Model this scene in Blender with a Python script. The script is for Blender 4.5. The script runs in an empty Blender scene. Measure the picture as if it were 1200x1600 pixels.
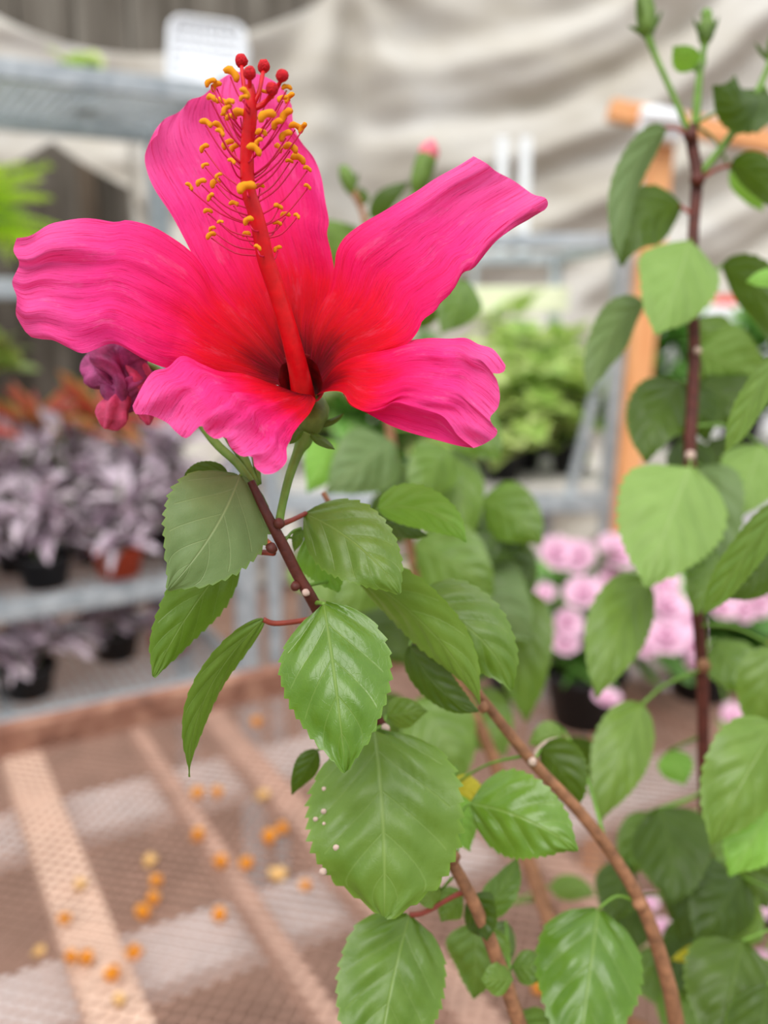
import bpy, bmesh, math, random
from mathutils import Vector, Matrix, Euler, noise
random.seed(7)
R = math.radians
scene = bpy.context.scene
COL = scene.collection

# ------------------------------------------------------------------ camera
FPX = 1400.0
PITCH = R(13.0)
CAM = Vector((0, 0, 1.4))
FW = Vector((0, math.cos(PITCH), -math.sin(PITCH)))
UP = Vector((0, math.sin(PITCH), math.cos(PITCH)))
RT = Vector((1, 0, 0))
cd = bpy.data.cameras.new('camera')
cd.sensor_fit = 'HORIZONTAL'; cd.sensor_width = 24.0
cd.lens = FPX * 24.0 / 1200.0
cd.clip_start = 0.01; cd.clip_end = 60
cd.dof.use_dof = True; cd.dof.focus_distance = 0.214; cd.dof.aperture_fstop = 6.8
cam = bpy.data.objects.new('camera', cd); COL.objects.link(cam)
cam.location = CAM; cam.rotation_euler = (R(90) - PITCH, 0, 0)
scene.camera = cam

# ------------------------------------------------------------------ daylight (bright overcast)
w = bpy.data.worlds.new('overcast'); scene.world = w; w.use_nodes = True
bg = w.node_tree.nodes['Background']
bg.inputs[0].default_value = (0.93, 0.97, 1.0, 1)
# standard overcast sky: three times brighter overhead than at the horizon
_t = w.node_tree; _g = _t.nodes.new('ShaderNodeTexCoord'); _s = _t.nodes.new('ShaderNodeSeparateXYZ')
_t.links.new(_g.outputs['Generated'], _s.inputs[0])
_m = _t.nodes.new('ShaderNodeMath'); _m.operation = 'MULTIPLY_ADD'; _m.inputs[1].default_value = 2 / 3; _m.inputs[2].default_value = 1 / 3
_t.links.new(_s.outputs[2], _m.inputs[0])
_x = _t.nodes.new('ShaderNodeMath'); _x.operation = 'MAXIMUM'; _x.inputs[1].default_value = 1 / 3; _t.links.new(_m.outputs[0], _x.inputs[0])
_k = _t.nodes.new('ShaderNodeMath'); _k.operation = 'MULTIPLY'; _k.inputs[1].default_value = 1.55; _t.links.new(_x.outputs[0], _k.inputs[0])
_t.links.new(_k.outputs[0], bg.inputs[1])
sd = bpy.data.lights.new('daylight', 'SUN'); sd.energy = 1.9; sd.angle = R(40); sd.color = (1.0, 0.97, 0.93)
sun = bpy.data.objects.new('daylight', sd); COL.objects.link(sun)
sun.rotation_euler = (R(38), R(-14), 0)
sun.location = (-1, -2, 5)
vs = scene.view_settings
vs.view_transform = 'Standard'; vs.look = 'None'; vs.gamma = 1; vs.use_curve_mapping = False
vs.exposure = 0.30
scene.cycles.max_bounces = 6; scene.cycles.diffuse_bounces = 3; scene.cycles.glossy_bounces = 2


def P(px, py, d):
    """a point at depth d (metres along the lens axis)"""
    return CAM + d * (FW + (px - 600) / FPX * RT - (py - 800) / FPX * UP)


def PZ(px, py, z):
    dr = FW + (px - 600) / FPX * RT - (py - 800) / FPX * UP
    return CAM + dr * ((z - CAM.z) / dr.z)


def PY(px, py, y):
    dr = FW + (px - 600) / FPX * RT - (py - 800) / FPX * UP
    return CAM + dr * (y / dr.y)


# ------------------------------------------------------------------ materials
def srgb(r, g, b):
    f = lambda c: (c / 255 / 12.92) if c / 255 <= 0.04045 else ((c / 255 + 0.055) / 1.055) ** 2.4
    return (f(r), f(g), f(b), 1)


class NT:
    def __init__(s, name):
        s.m = bpy.data.materials.new(name); s.m.use_nodes = True
        s.t = s.m.node_tree; s.t.nodes.clear()
        s.out = s.n('ShaderNodeOutputMaterial')

    def n(s, kind, **kw):
        nd = s.t.nodes.new(kind)
        for k, v in kw.items(): setattr(nd, k, v)
        return nd

    def l(s, a, b): s.t.links.new(a, b)

    def math(s, op, a, b=None, c=None, clamp=False):
        nd = s.n('ShaderNodeMath', operation=op); nd.use_clamp = clamp
        for i, x in enumerate((a, b, c)):
            if x is None: continue
            if isinstance(x, (int, float)): nd.inputs[i].default_value = x
            else: s.l(x, nd.inputs[i])
        return nd.outputs[0]

    def mix(s, f, a, b, mode='MIX'):
        nd = s.n('ShaderNodeMix', data_type='RGBA', blend_type=mode)
        for i, x in ((0, f), (6, a), (7, b)):
            if isinstance(x, (int, float)): nd.inputs[i].default_value = x
            elif isinstance(x, tuple): nd.inputs[i].default_value = x
            else: s.l(x, nd.inputs[i])
        return nd.outputs[2]

    def ramp(s, f, stops):
        nd = s.n('ShaderNodeValToRGB'); e = nd.color_ramp.elements
        while len(e) < len(stops): e.new(0.5)
        for el, (p, c) in zip(e, stops): el.position = p; el.color = c
        if f is not None: s.l(f, nd.inputs[0])
        return nd.outputs[0]

    def noise(s, vec, scale, detail=3, rough=0.55, dist=0):
        nd = s.n('ShaderNodeTexNoise')
        nd.inputs['Scale'].default_value = scale; nd.inputs['Detail'].default_value = detail
        nd.inputs['Roughness'].default_value = rough; nd.inputs['Distortion'].default_value = dist
        if vec is not None: s.l(vec, nd.inputs['Vector'])
        return nd.outputs[0]

    def coord(s, which='Object'): return s.n('ShaderNodeTexCoord').outputs[which]

    def mapping(s, vec, scale=(1, 1, 1), loc=(0, 0, 0)):
        nd = s.n('ShaderNodeMapping'); nd.inputs['Scale'].default_value = scale
        nd.inputs['Location'].default_value = loc
        s.l(vec, nd.inputs['Vector']); return nd.outputs[0]

    def bump(s, h, strength=0.3, dist=0.001):
        nd = s.n('ShaderNodeBump'); nd.inputs['Strength'].default_value = strength
        nd.inputs['Distance'].default_value = dist; s.l(h, nd.inputs['Height']); return nd.outputs[0]

    def principled(s, col, rough=0.6, metal=0.0, spec=0.5, normal=None, sheen=0, trans=0.0, transcol=None):
        p = s.n('ShaderNodeBsdfPrincipled')
        if isinstance(col, tuple): p.inputs['Base Color'].default_value = col
        else: s.l(col, p.inputs['Base Color'])
        if isinstance(rough, (int, float)): p.inputs['Roughness'].default_value = rough
        else: s.l(rough, p.inputs['Roughness'])
        p.inputs['Metallic'].default_value = metal
        p.inputs['Specular IOR Level'].default_value = spec
        if sheen: p.inputs['Sheen Weight'].default_value = sheen
        if normal is not None: s.l(normal, p.inputs['Normal'])
        sh = p.outputs[0]
        if trans > 0:
            tr = s.n('ShaderNodeBsdfTranslucent')
            c = transcol if transcol is not None else col
            if isinstance(c, tuple): tr.inputs[0].default_value = c
            else: s.l(c, tr.inputs[0])
            if normal is not None: s.l(normal, tr.inputs['Normal'])
            mx = s.n('ShaderNodeMixShader'); mx.inputs[0].default_value = trans
            s.l(sh, mx.inputs[1]); s.l(tr.outputs[0], mx.inputs[2]); sh = mx.outputs[0]
        s.l(sh, s.out.inputs[0])
        return s.m


def mat_plain(name, c, rough=0.6, metal=0.0, spec=0.4, nscale=60, var=0.25, trans=0.0, bump=0.15, bdist=0.001):
    t = NT(name); o = t.coord('Object')
    n = t.noise(o, nscale, 4)
    dark = tuple(x * (1 - var) for x in c[:3]) + (1,)
    lite = tuple(min(1, x * (1 + var)) for x in c[:3]) + (1,)
    colr = t.ramp(n, [(0.3, dark), (0.7, lite)])
    return t.principled(colr, rough, metal, spec, t.bump(n, bump, bdist), trans=trans)


def mat_petal():
    t = NT('petal_pink')
    uv = t.coord('UV'); sp = t.n('ShaderNodeSeparateXYZ'); t.l(uv, sp.inputs[0])
    u, v = sp.outputs[0], sp.outputs[1]
    wob = t.noise(t.mapping(uv, (3, 4, 1)), 2.0, 2)
    veins = t.noise(t.mapping(uv, (1.8, 40, 1)), 2.4, 4, 0.7, 0.9)
    fine = t.noise(t.mapping(uv, (4, 95, 1)), 2.2, 3, 0.6, 0.6)
    side = t.math('ABSOLUTE', t.math('SUBTRACT', v, 0.5))
    f = t.math('ADD', u, t.math('MULTIPLY', t.math('SUBTRACT', wob, 0.5), 0.16))
    f = t.math('ADD', f, t.math('MULTIPLY', side, 0.14))
    f = t.math('ADD', f, t.math('MULTIPLY', t.math('SUBTRACT', veins, 0.5), 0.22), clamp=True)
    base = t.ramp(f, [(0.0, srgb(70, 0, 5)), (0.09, srgb(116, 0, 6)), (0.19, srgb(206, 0, 12)), (0.32, srgb(238, 2, 40)),
                      (0.48, srgb(247, 22, 104)), (0.72, srgb(250, 56, 144)), (1.0, srgb(252, 92, 168))])
    vm = t.ramp(veins, [(0.33, (1, 1, 1, 1)), (0.45, (0, 0, 0, 1))])
    c = t.mix(t.math('MULTIPLY', vm, 0.7), base, srgb(220, 0, 70))
    fm = t.ramp(fine, [(0.34, (1, 1, 1, 1)), (0.41, (0, 0, 0, 1))])
    c = t.mix(t.math('MULTIPLY', fm, 0.6), c, srgb(168, 0, 58))
    pale = t.ramp(t.noise(t.mapping(uv, (2.5, 3.5, 1), (3, 1, 0)), 2.0, 6, 0.75), [(0.56, (0, 0, 0, 1)), (0.75, (1, 1, 1, 1))])
    c = t.mix(t.math('MULTIPLY', t.math('MULTIPLY', pale, u), 0.5), c, srgb(255, 150, 196))
    crep = t.noise(t.mapping(uv, (26, 20, 1)), 2.0, 3, 0.6)
    h = t.math('ADD', t.math('MULTIPLY', veins, 0.8), t.math('MULTIPLY', crep, 0.45))
    return t.principled(c, 0.5, 0, 0.16, t.bump(h, 0.45, 0.0011), trans=0.36)


def mat_leaf(name, c1, c2, vein, gloss=0.42, trans=0.3, spec=0.45, veinamt=0.55):
    t = NT(name)
    uv = t.coord('UV'); sp = t.n('ShaderNodeSeparateXYZ'); t.l(uv, sp.inputs[0])
    s_, v = sp.outputs[0], sp.outputs[1]
    a = t.math('ABSOLUTE', t.math('MULTIPLY', t.math('SUBTRACT', s_, 0.5), 2.0))
    oi = t.n('ShaderNodeObjectInfo')
    n1 = t.noise(t.mapping(uv, (1, 1.6, 1)), 3.0, 3)
    f = t.math('ADD', t.math('MULTIPLY', n1, 0.7), t.math('MULTIPLY', oi.outputs['Random'], 0.4), clamp=True)
    base = t.ramp(f, [(0.2, c1), (0.85, c2)])
    ph = t.math('SUBTRACT', t.math('MULTIPLY', v, 4.6), t.math('MULTIPLY', a, 1.6))
    fr = t.math('ABSOLUTE', t.math('SUBTRACT', t.math('FRACT', ph), 0.5))
    lat = t.math('SUBTRACT', 1.0, t.math('DIVIDE', fr, 0.045), clamp=True)
    lat = t.math('MULTIPLY', lat, t.math('LESS_THAN', a, 0.86))
    mid = t.math('SUBTRACT', 1.0, t.math('DIVIDE', a, 0.035), clamp=True)
    net = t.n('ShaderNodeTexVoronoi', feature='DISTANCE_TO_EDGE'); net.inputs['Scale'].default_value = 22
    t.l(uv, net.inputs['Vector'])
    nt = t.math('MULTIPLY', t.math('SUBTRACT', 1.0, t.math('DIVIDE', net.outputs[0], 0.06), clamp=True), 0.07)
    vm = t.math('MAXIMUM', t.math('MAXIMUM', t.math('MULTIPLY', lat, 0.42), t.math('MULTIPLY', mid, 0.8)), nt)
    c = t.mix(t.math('MULTIPLY', vm, veinamt), base, vein)
    blot = t.ramp(t.noise(uv, 26, 2), [(0.70, (0, 0, 0, 1)), (0.76, (1, 1, 1, 1))])
    c = t.mix(t.math('MULTIPLY', blot, 0.12), c, srgb(170, 190, 120))
    edge = t.ramp(a, [(0.94, (0, 0, 0, 1)), (1.0, (1, 1, 1, 1))])
    c = t.mix(t.math('MULTIPLY', edge, 0.3), c, srgb(130, 170, 50))
    h = t.math('ADD', t.math('MULTIPLY', vm, -0.7), t.math('MULTIPLY', n1, 0.6))
    tc = t.mix(0.5, c, srgb(136, 178, 20))
    return t.principled(c, gloss, 0, spec, t.bump(h, 0.5, 0.0006), trans=trans, transcol=tc)


def mat_stripe_leaf(name, stops, gloss=0.4, trans=0.2, rnd=0.5):
    """leaf striped across its width; the tone varies leaf by leaf"""
    t = NT(name); uv = t.coord('UV'); sp = t.n('ShaderNodeSeparateXYZ'); t.l(uv, sp.inputs[0])
    a = t.math('ABSOLUTE', t.math('MULTIPLY', t.math('SUBTRACT', sp.outputs[0], 0.5), 2.0))
    oi = t.n('ShaderNodeObjectInfo')
    f = t.math('ADD', t.math('MULTIPLY', a, 0.6), t.math('MULTIPLY', oi.outputs['Random'], rnd))
    f = t.math('ADD', f, t.math('MULTIPLY', t.math('SUBTRACT', t.noise(t.mapping(uv, (6, 1.5, 1)), 3, 3), 0.5), 0.5), clamp=True)
    c = t.ramp(f, stops)
    return t.principled(c, gloss, 0, 0.5, trans=trans)


def mat_galv():
    t = NT('galvanised_steel'); o = t.coord('Object')
    n = t.noise(o, 35, 4); n2 = t.noise(o, 6, 3)
    c = t.ramp(n, [(0.3, srgb(150, 160, 168)), (0.7, srgb(205, 212, 217))])
    c = t.mix(t.math('MULTIPLY', n2, 0.3), c, srgb(135, 140, 140))
    return t.principled(c, 0.5, 0.25, 0.5, t.bump(n, 0.1, 0.001))


def mat_rust():
    t = NT('rusty_iron'); o = t.coord('Object'); n = t.noise(o, 30, 5, 0.65)
    c = t.ramp(n, [(0.25, srgb(84, 54, 44)), (0.5, srgb(142, 98, 80)), (0.78, srgb(192, 148, 124))])
    return t.principled(c, 0.75, 0.0, 0.3, t.bump(n, 0.4, 0.002))


def mat_ground():
    t = NT('greenhouse_ground'); o = t.coord('Object')
    n = t.noise(o, 3.0, 6, 0.6); g = t.noise(o, 45, 4, 0.7)
    c = t.ramp(n, [(0.3, srgb(104, 74, 60)), (0.55, srgb(130, 98, 82)), (0.75, srgb(156, 136, 124))])
    c2 = t.ramp(g, [(0.3, srgb(92, 64, 52)), (0.7, srgb(166, 138, 120))])
    return t.principled(t.mix(0.45, c, c2), 0.9, 0, 0.2, t.bump(g, 0.6, 0.01))


def mat_cloth():
    t = NT('shade_cloth'); o = t.coord('Object')
    n = t.noise(t.mapping(o, (1, 1, 2.4)), 1.6, 4, 0.6); g = t.noise(o, 160, 2)
    c = t.ramp(n, [(0.3, srgb(186, 178, 164)), (0.5, srgb(204, 198, 188)), (0.72, srgb(220, 217, 212))])
    c = t.mix(t.math('MULTIPLY', g, 0.12), c, srgb(150, 145, 130))
    return t.principled(c, 0.85, 0, 0.15, t.bump(g, 0.1, 0.001), trans=0.12)


def mat_backwall():
    t = NT('weathered_boards'); o = t.coord('Object')
    n = t.noise(t.mapping(o, (6, 1, 0.6)), 2.0, 5, 0.6)
    c = t.ramp(n, [(0.3, srgb(78, 72, 64)), (0.55, srgb(112, 105, 96)), (0.78, srgb(146, 140, 130))])
    return t.principled(c, 0.9, 0, 0.1, t.bump(n, 0.3, 0.01))


def mat_wood(name, a, b):
    t = NT(name); o = t.coord('Object')
    n = t.noise(t.mapping(o, (14, 14, 1.2)), 3.0, 4, 0.6, 0.4)
    return t.principled(t.ramp(n, [(0.3, a), (0.7, b)]), 0.6, 0, 0.3, t.bump(n, 0.2, 0.001))


M = {}
M['petal'] = mat_petal()
M['throat'] = mat_plain('throat_red', srgb(128, 0, 8), 0.6, nscale=400, var=0.5)
M['column'] = mat_plain('column_red', srgb(212, 2, 18), 0.42, nscale=300, var=0.16, trans=0.10)
M['filament'] = mat_plain('filament_pink', srgb(214, 12, 72), 0.5, nscale=300, var=0.1, trans=0.2)
M['stigma'] = mat_plain('stigma_red', srgb(192, 2, 22), 0.75, nscale=1800, var=0.3, bump=0.8, bdist=0.0006)
M['anther'] = mat_plain('pollen_orange', srgb(254, 164, 18), 0.85, nscale=1500, var=0.14, bump=0.4, bdist=0.0002, trans=0.2)
M['leaf'] = mat_leaf('leaf_green', srgb(82, 116, 28), srgb(120, 150, 62), srgb(160, 184, 104), gloss=0.36, spec=0.5)
M['leaf_pale'] = mat_leaf('leaf_grey_green', srgb(100, 124, 74), srgb(122, 144, 90), srgb(164, 180, 124), gloss=0.5, trans=0.2, spec=0.35, veinamt=0.6)
M['leaf_bright'] = mat_leaf('leaf_lime_green', srgb(118, 174, 56), srgb(148, 200, 84), srgb(190, 218, 130), trans=0.4)
M['leaf_soft'] = mat_leaf('leaf_soft_green', srgb(124, 158, 74), srgb(150, 182, 100), srgb(184, 206, 138), gloss=0.5, trans=0.35, spec=0.3)
M['leaf_dark'] = mat_leaf('leaf_deep_green', srgb(52, 76, 12), srgb(78, 104, 24), srgb(106, 132, 50), trans=0.3)
M['leaf_gloss'] = mat_leaf('leaf_glossy_green', srgb(78, 118, 22), srgb(112, 150, 48), srgb(168, 192, 106), gloss=0.27, spec=0.6)
M['leaf_yellow'] = mat_leaf('leaf_yellowed', srgb(176, 166, 20), srgb(212, 194, 36), srgb(216, 204, 90), trans=0.35)
M['bark'] = mat_plain('young_bark', srgb(86, 38, 28), 0.55, nscale=260, var=0.35, bump=0.4)
M['bark_old'] = mat_plain('older_bark', srgb(148, 104, 74), 0.75, nscale=240, var=0.4, bump=0.5)
M['green_stem'] = mat_plain('green_stalk', srgb(104, 142, 50), 0.5, nscale=260, var=0.2)
M['petiole_red'] = mat_plain('reddish_petiole', srgb(140, 58, 44), 0.5, nscale=260, var=0.2)
M['petiole_orange'] = mat_plain('orange_petiole', srgb(196, 98, 50), 0.5, nscale=260, var=0.2)
M['sepal'] = mat_plain('sepal_green', srgb(92, 120, 40), 0.55, nscale=300, var=0.3)
M['sepal_dark'] = mat_plain('bract_dark_green', srgb(66, 78, 44), 0.55, nscale=300, var=0.3)
M['scar'] = mat_plain('pale_scar', srgb(196, 170, 156), 0.8, nscale=500, var=0.25)
M['wilt_purple'] = mat_plain('wilted_purple', srgb(176, 72, 128), 0.6, nscale=220, var=0.5, bump=0.9, bdist=0.001, trans=0.2)
M['wilt_pink'] = mat_plain('wilted_pink', srgb(236, 84, 128), 0.6, nscale=220, var=0.35, bump=0.9, bdist=0.001, trans=0.25)
M['bud_pink'] = mat_plain('bud_pink', srgb(222, 110, 124), 0.55, nscale=260, var=0.2)
M['soil'] = mat_plain('potting_soil', srgb(62, 46, 36), 0.95, nscale=160, var=0.5, bump=1.0, bdist=0.006)
M['pot_black'] = mat_plain('black_plastic', srgb(34, 34, 36), 0.45, nscale=50, var=0.15)
M['pot_red'] = mat_plain('terracotta_red', srgb(214, 84, 50), 0.6, nscale=60, var=0.15)
M['galv'] = mat_galv()
M['rust'] = mat_rust()
M['mesh'] = mat_plain('mesh_wire', srgb(164, 128, 112), 0.7, nscale=25, var=0.22)
M['slat'] = mat_plain('pink_timber', srgb(226, 194, 172), 0.75, nscale=18, var=0.16, bump=0.4)
M['slat_dim'] = mat_plain('rusty_pink_bar', srgb(184, 150, 132), 0.75, nscale=18, var=0.2, bump=0.4)
M['slat_grey'] = mat_plain('grey_batten', srgb(216, 208, 206), 0.75, nscale=14, var=0.14, bump=0.4)
M['ground'] = mat_ground()
M['cloth'] = mat_cloth()
M['back'] = mat_backwall()
M['dark_timber'] = mat_wood('dark_timber', srgb(84, 72, 60), srgb(122, 108, 92))
M['orange_timber'] = mat_wood('orange_timber', srgb(222, 146, 92), srgb(240, 178, 124))
M['white'] = mat_plain('white_plastic', srgb(240, 242, 246), 0.4, nscale=40, var=0.03)
M['cream'] = mat_plain('cream_board', srgb(236, 238, 206), 0.6, nscale=20, var=0.06)
M['concrete'] = mat_plain('pale_deck', srgb(206, 200, 192), 0.8, nscale=24, var=0.22, bump=0.6, bdist=0.004)
M['petal_begonia'] = mat_plain('begonia_pink', srgb(254, 212, 232), 0.6, nscale=70, var=0.08, trans=0.3)
M['fallen'] = mat_plain('fallen_orange', srgb(240, 164, 52), 0.7, nscale=160, var=0.25, trans=0.2)
M['fallen_pale'] = mat_plain('fallen_pale', srgb(228, 190, 128), 0.7, nscale=160, var=0.2, trans=0.2)
M['lime'] = mat_stripe_leaf('lime_leaf', [(0.0, srgb(112, 156, 54)), (0.5, srgb(176, 204, 104)), (1.0, srgb(220, 232, 156))], trans=0.35, rnd=0.8)
M['mid_green'] = mat_stripe_leaf('mid_green_leaf', [(0.0, srgb(70, 116, 40)), (0.6, srgb(104, 156, 66)), (1.0, srgb(140, 182, 96))], trans=0.3)
M['trad'] = mat_stripe_leaf('tradescantia_leaf', [(0.0, srgb(112, 78, 116)), (0.2, srgb(140, 140, 122)), (0.36, srgb(238, 220, 232)),
                                                  (0.5, srgb(190, 146, 178)), (0.66, srgb(250, 240, 247)), (0.84, srgb(220, 196, 212)), (1.0, srgb(98, 92, 84))], rnd=0.75)
M['brom'] = mat_stripe_leaf('bromeliad_leaf', [(0.0, srgb(236, 84, 84)), (0.6, srgb(240, 118, 104)), (0.85, srgb(240, 176, 96)), (1.0, srgb(130, 170, 70))], trans=0.3, rnd=0.6)
M['fern'] = mat_stripe_leaf('fern_leaf', [(0.0, srgb(166, 212, 30)), (0.6, srgb(200, 232, 60)), (1.0, srgb(222, 244, 110))], trans=0.45)
M['net_red'] = mat_plain('red_plastic', srgb(214, 64, 44), 0.5, var=0.1)
M['teal'] = mat_plain('teal_plastic', srgb(70, 160, 160), 0.5, var=0.1)


# ------------------------------------------------------------------ builders
def tag(o, label=None, cat=None, group=None, kind=None):
    if label: o['label'] = label
    if cat: o['category'] = cat
    if group: o['group'] = group
    if kind: o['kind'] = kind
    return o


def link(name, me, mat, parent=None):
    if mat is not None:
        me.materials.clear(); me.materials.append(mat)
    o = bpy.data.objects.new(name, me); COL.objects.link(o)
    if parent is not None:
        o.parent = parent; o.matrix_parent_inverse = Matrix.Identity(4)
    return o


def empty(name, loc, label, cat, group=None):
    o = bpy.data.objects.new(name, None); COL.objects.link(o); o.location = loc; o.empty_display_size = 0.02
    return tag(o, label, cat, group)


def origin_of(parent):
    """world position of a parent chain made of unrotated things"""
    v = Vector((0, 0, 0)); o = parent
    while o is not None: v += Vector(o.location); o = o.parent
    return v


def pyobj(name, verts, faces, mat, parent=None, uvs=None, smooth=True, off=None):
    """verts in world space; stored relative to the parent's origin"""
    off = origin_of(parent)
    me = bpy.data.meshes.new(name)
    me.from_pydata([tuple(Vector(v) - off) for v in verts], [], faces)
    if uvs is not None:
        ul = me.uv_layers.new(name='UVMap')
        for lp in me.loops: ul.data[lp.index].uv = uvs[lp.vertex_index]
    if smooth: me.polygons.foreach_set('use_smooth', [True] * len(me.polygons))
    me.update()
    return link(name, me, mat, parent)


def cr(pts, n):
    """catmull-rom through pts (tuples of any length), n samples"""
    k = len(pts)
    if k == 2:
        return [tuple(a + (b - a) * i / (n - 1) for a, b in zip(*pts)) for i in range(n)]
    out = []
    for i in range(n):
        x = i / (n - 1) * (k - 1); j = min(int(x), k - 2); f = x - j
        p0 = pts[max(j - 1, 0)]; p1 = pts[j]; p2 = pts[j + 1]; p3 = pts[min(j + 2, k - 1)]
        out.append(tuple(0.5 * (2 * b + (c - a) * f + (2 * a - 5 * b + 4 * c - d) * f * f + (3 * b - a - 3 * c + d) * f ** 3)
                         for a, b, c, d in zip(p0, p1, p2, p3)))
    return out


def tube_geo(pts, radii, seg=8, cap=True):
    V, F = [], []
    pts = [Vector(p) for p in pts]; n = len(pts)
    t0 = (pts[1] - pts[0]).normalized()
    ref = t0.orthogonal().normalized()
    for i in range(n):
        t = (pts[min(i + 1, n - 1)] - pts[max(i - 1, 0)])
        t = t.normalized() if t.length > 1e-9 else t0
        ref = (ref - t * ref.dot(t))
        ref = ref.normalized() if ref.length > 1e-6 else t.orthogonal().normalized()
        b = t.cross(ref)
        for k in range(seg):
            a = 2 * math.pi * k / seg
            V.append(pts[i] + (ref * math.cos(a) + b * math.sin(a)) * radii[i])
    for i in range(n - 1):
        for k in range(seg):
            k2 = (k + 1) % seg
            F.append((i * seg + k, i * seg + k2, (i + 1) * seg + k2, (i + 1) * seg + k))
    if cap:
        F.append(tuple(reversed(range(seg)))); F.append(tuple((n - 1) * seg + k for k in range(seg)))
    return V, F


def tube(name, pts, radii, mat, parent=None, n=None, seg=8):
    """pts world vectors, radii metres; smoothed when n is given"""
    if n:
        q = cr([tuple(p) + (r,) for p, r in zip(pts, radii)], n)
        pts = [Vector(a[:3]) for a in q]; radii = [max(a[3], 1e-5) for a in q]
    V, F = tube_geo(pts, radii, seg)
    return pyobj(name, V, F, mat, parent)


REG = {}
def ptube(name, pp, mat, parent=None, n=None, seg=8):
    """pp: (px, py, depth, radius in pixels)"""
    if name in ('stem', 'branch'):
        stem_of(parent, [P(*q) for q in cr([x[:3] for x in pp], len(pp) * 6)])
    return tube(name, [P(a, b, c) for a, b, c, r in pp], [r / FPX * c for a, b, c, r in pp], mat, parent, n or len(pp) * 4, seg)


def box_geo(c, ax, ay, az):
    V = []
    for sx in (-1, 1):
        for sy in (-1, 1):
            for sz in (-1, 1): V.append(c + ax * sx + ay * sy + az * sz)
    F = [(0, 1, 3, 2), (4, 6, 7, 5), (0, 4, 5, 1), (2, 3, 7, 6), (0, 2, 6, 4), (1, 5, 7, 3)]
    return V, F


def box(name, c, ax, ay, az, mat, parent=None, bev=0.002):
    """box from centre and three half-axis vectors, with bevelled edges"""
    off = origin_of(parent)
    V, F = box_geo(Vector(c) - off, Vector(ax), Vector(ay), Vector(az))
    bm = bmesh.new(); vs_ = [bm.verts.new(v) for v in V]
    for f in F: bm.faces.new([vs_[i] for i in f])
    bmesh.ops.recalc_face_normals(bm, faces=bm.faces)
    if bev: bmesh.ops.bevel(bm, geom=list(bm.edges), offset=bev, segments=2, affect='EDGES', profile=0.5)
    me = bpy.data.meshes.new(name); bm.to_mesh(me); bm.free()
    return link(name, me, mat, parent)


def beam(name, a, b, wx, wz, mat, parent=None, up=Vector((0, 0, 1)), bev=0.002):
    a, b = Vector(a), Vector(b); d = b - a; t = d.normalized()
    s = t.cross(up).normalized(); u = s.cross(t)
    return box(name, (a + b) / 2, t * d.length / 2, s * wx / 2, u * wz / 2, mat, parent, bev)


def lathe(name, prof, c, mat, parent=None, seg=28, off=None):
    """prof: (radius, z) pairs"""
    V, F = [], []
    c = Vector(c)
    for r, z in prof:
        for k in range(seg):
            a = 2 * math.pi * k / seg
            V.append(c + Vector((r * math.cos(a), r * math.sin(a), z)))
    for i in range(len(prof) - 1):
        for k in range(seg):
            k2 = (k + 1) % seg
            F.append((i * seg + k, i * seg + k2, (i + 1) * seg + k2, (i + 1) * seg + k))
    F.append(tuple(reversed(range(seg)))); F.append(tuple((len(prof) - 1) * seg + k for k in range(seg)))
    return pyobj(name, V, F, mat, parent)


def pot_parts(parent, c, r, h, mat, seg=24):
    lathe('pot', [(r * .72, 0), (r * .95, h * .86), (r, h * .86), (r * 1.02, h), (r * .93, h), (r * .88, h * .8)], c, mat, parent, seg)
    sv = []
    for i, rr in enumerate((0.0005, r * .5, r * .89)): sv.append((rr, h * (.86 - .01 * i)))
    lathe('soil', [(r * .86, h * .72), (r * .885, h * .83), (r * .6, h * .87), (r * .2, h * .89)], c, M['soil'], parent, seg)


# ------------------------------------------------------------------ setting
g = pyobj('floor', [(-9, -5, 0), (9, -5, 0), (9, 9, 0), (-9, 9, 0)], [(0, 1, 2, 3)], M['ground'], smooth=False)
tag(g, 'brown gravelly greenhouse ground under the benches', kind='structure')
wb = box('wall_back', (0, 5.3, 2.0), (7, 0, 0), (0, .05, 0), (0, 0, 2.0), M['back'], None, 0.005)
tag(wb, 'weathered grey-brown boards behind the hanging shade cloth', kind='structure')
for i in range(24):
    x = -3.6 + i * 0.3
    box('board', (x, 5.235, 2.0), (.14, 0, 0), (0, .012, 0), (0, 0, 1.99), M['back'], wb, 0.004).location = (0, 0, 0)

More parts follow.
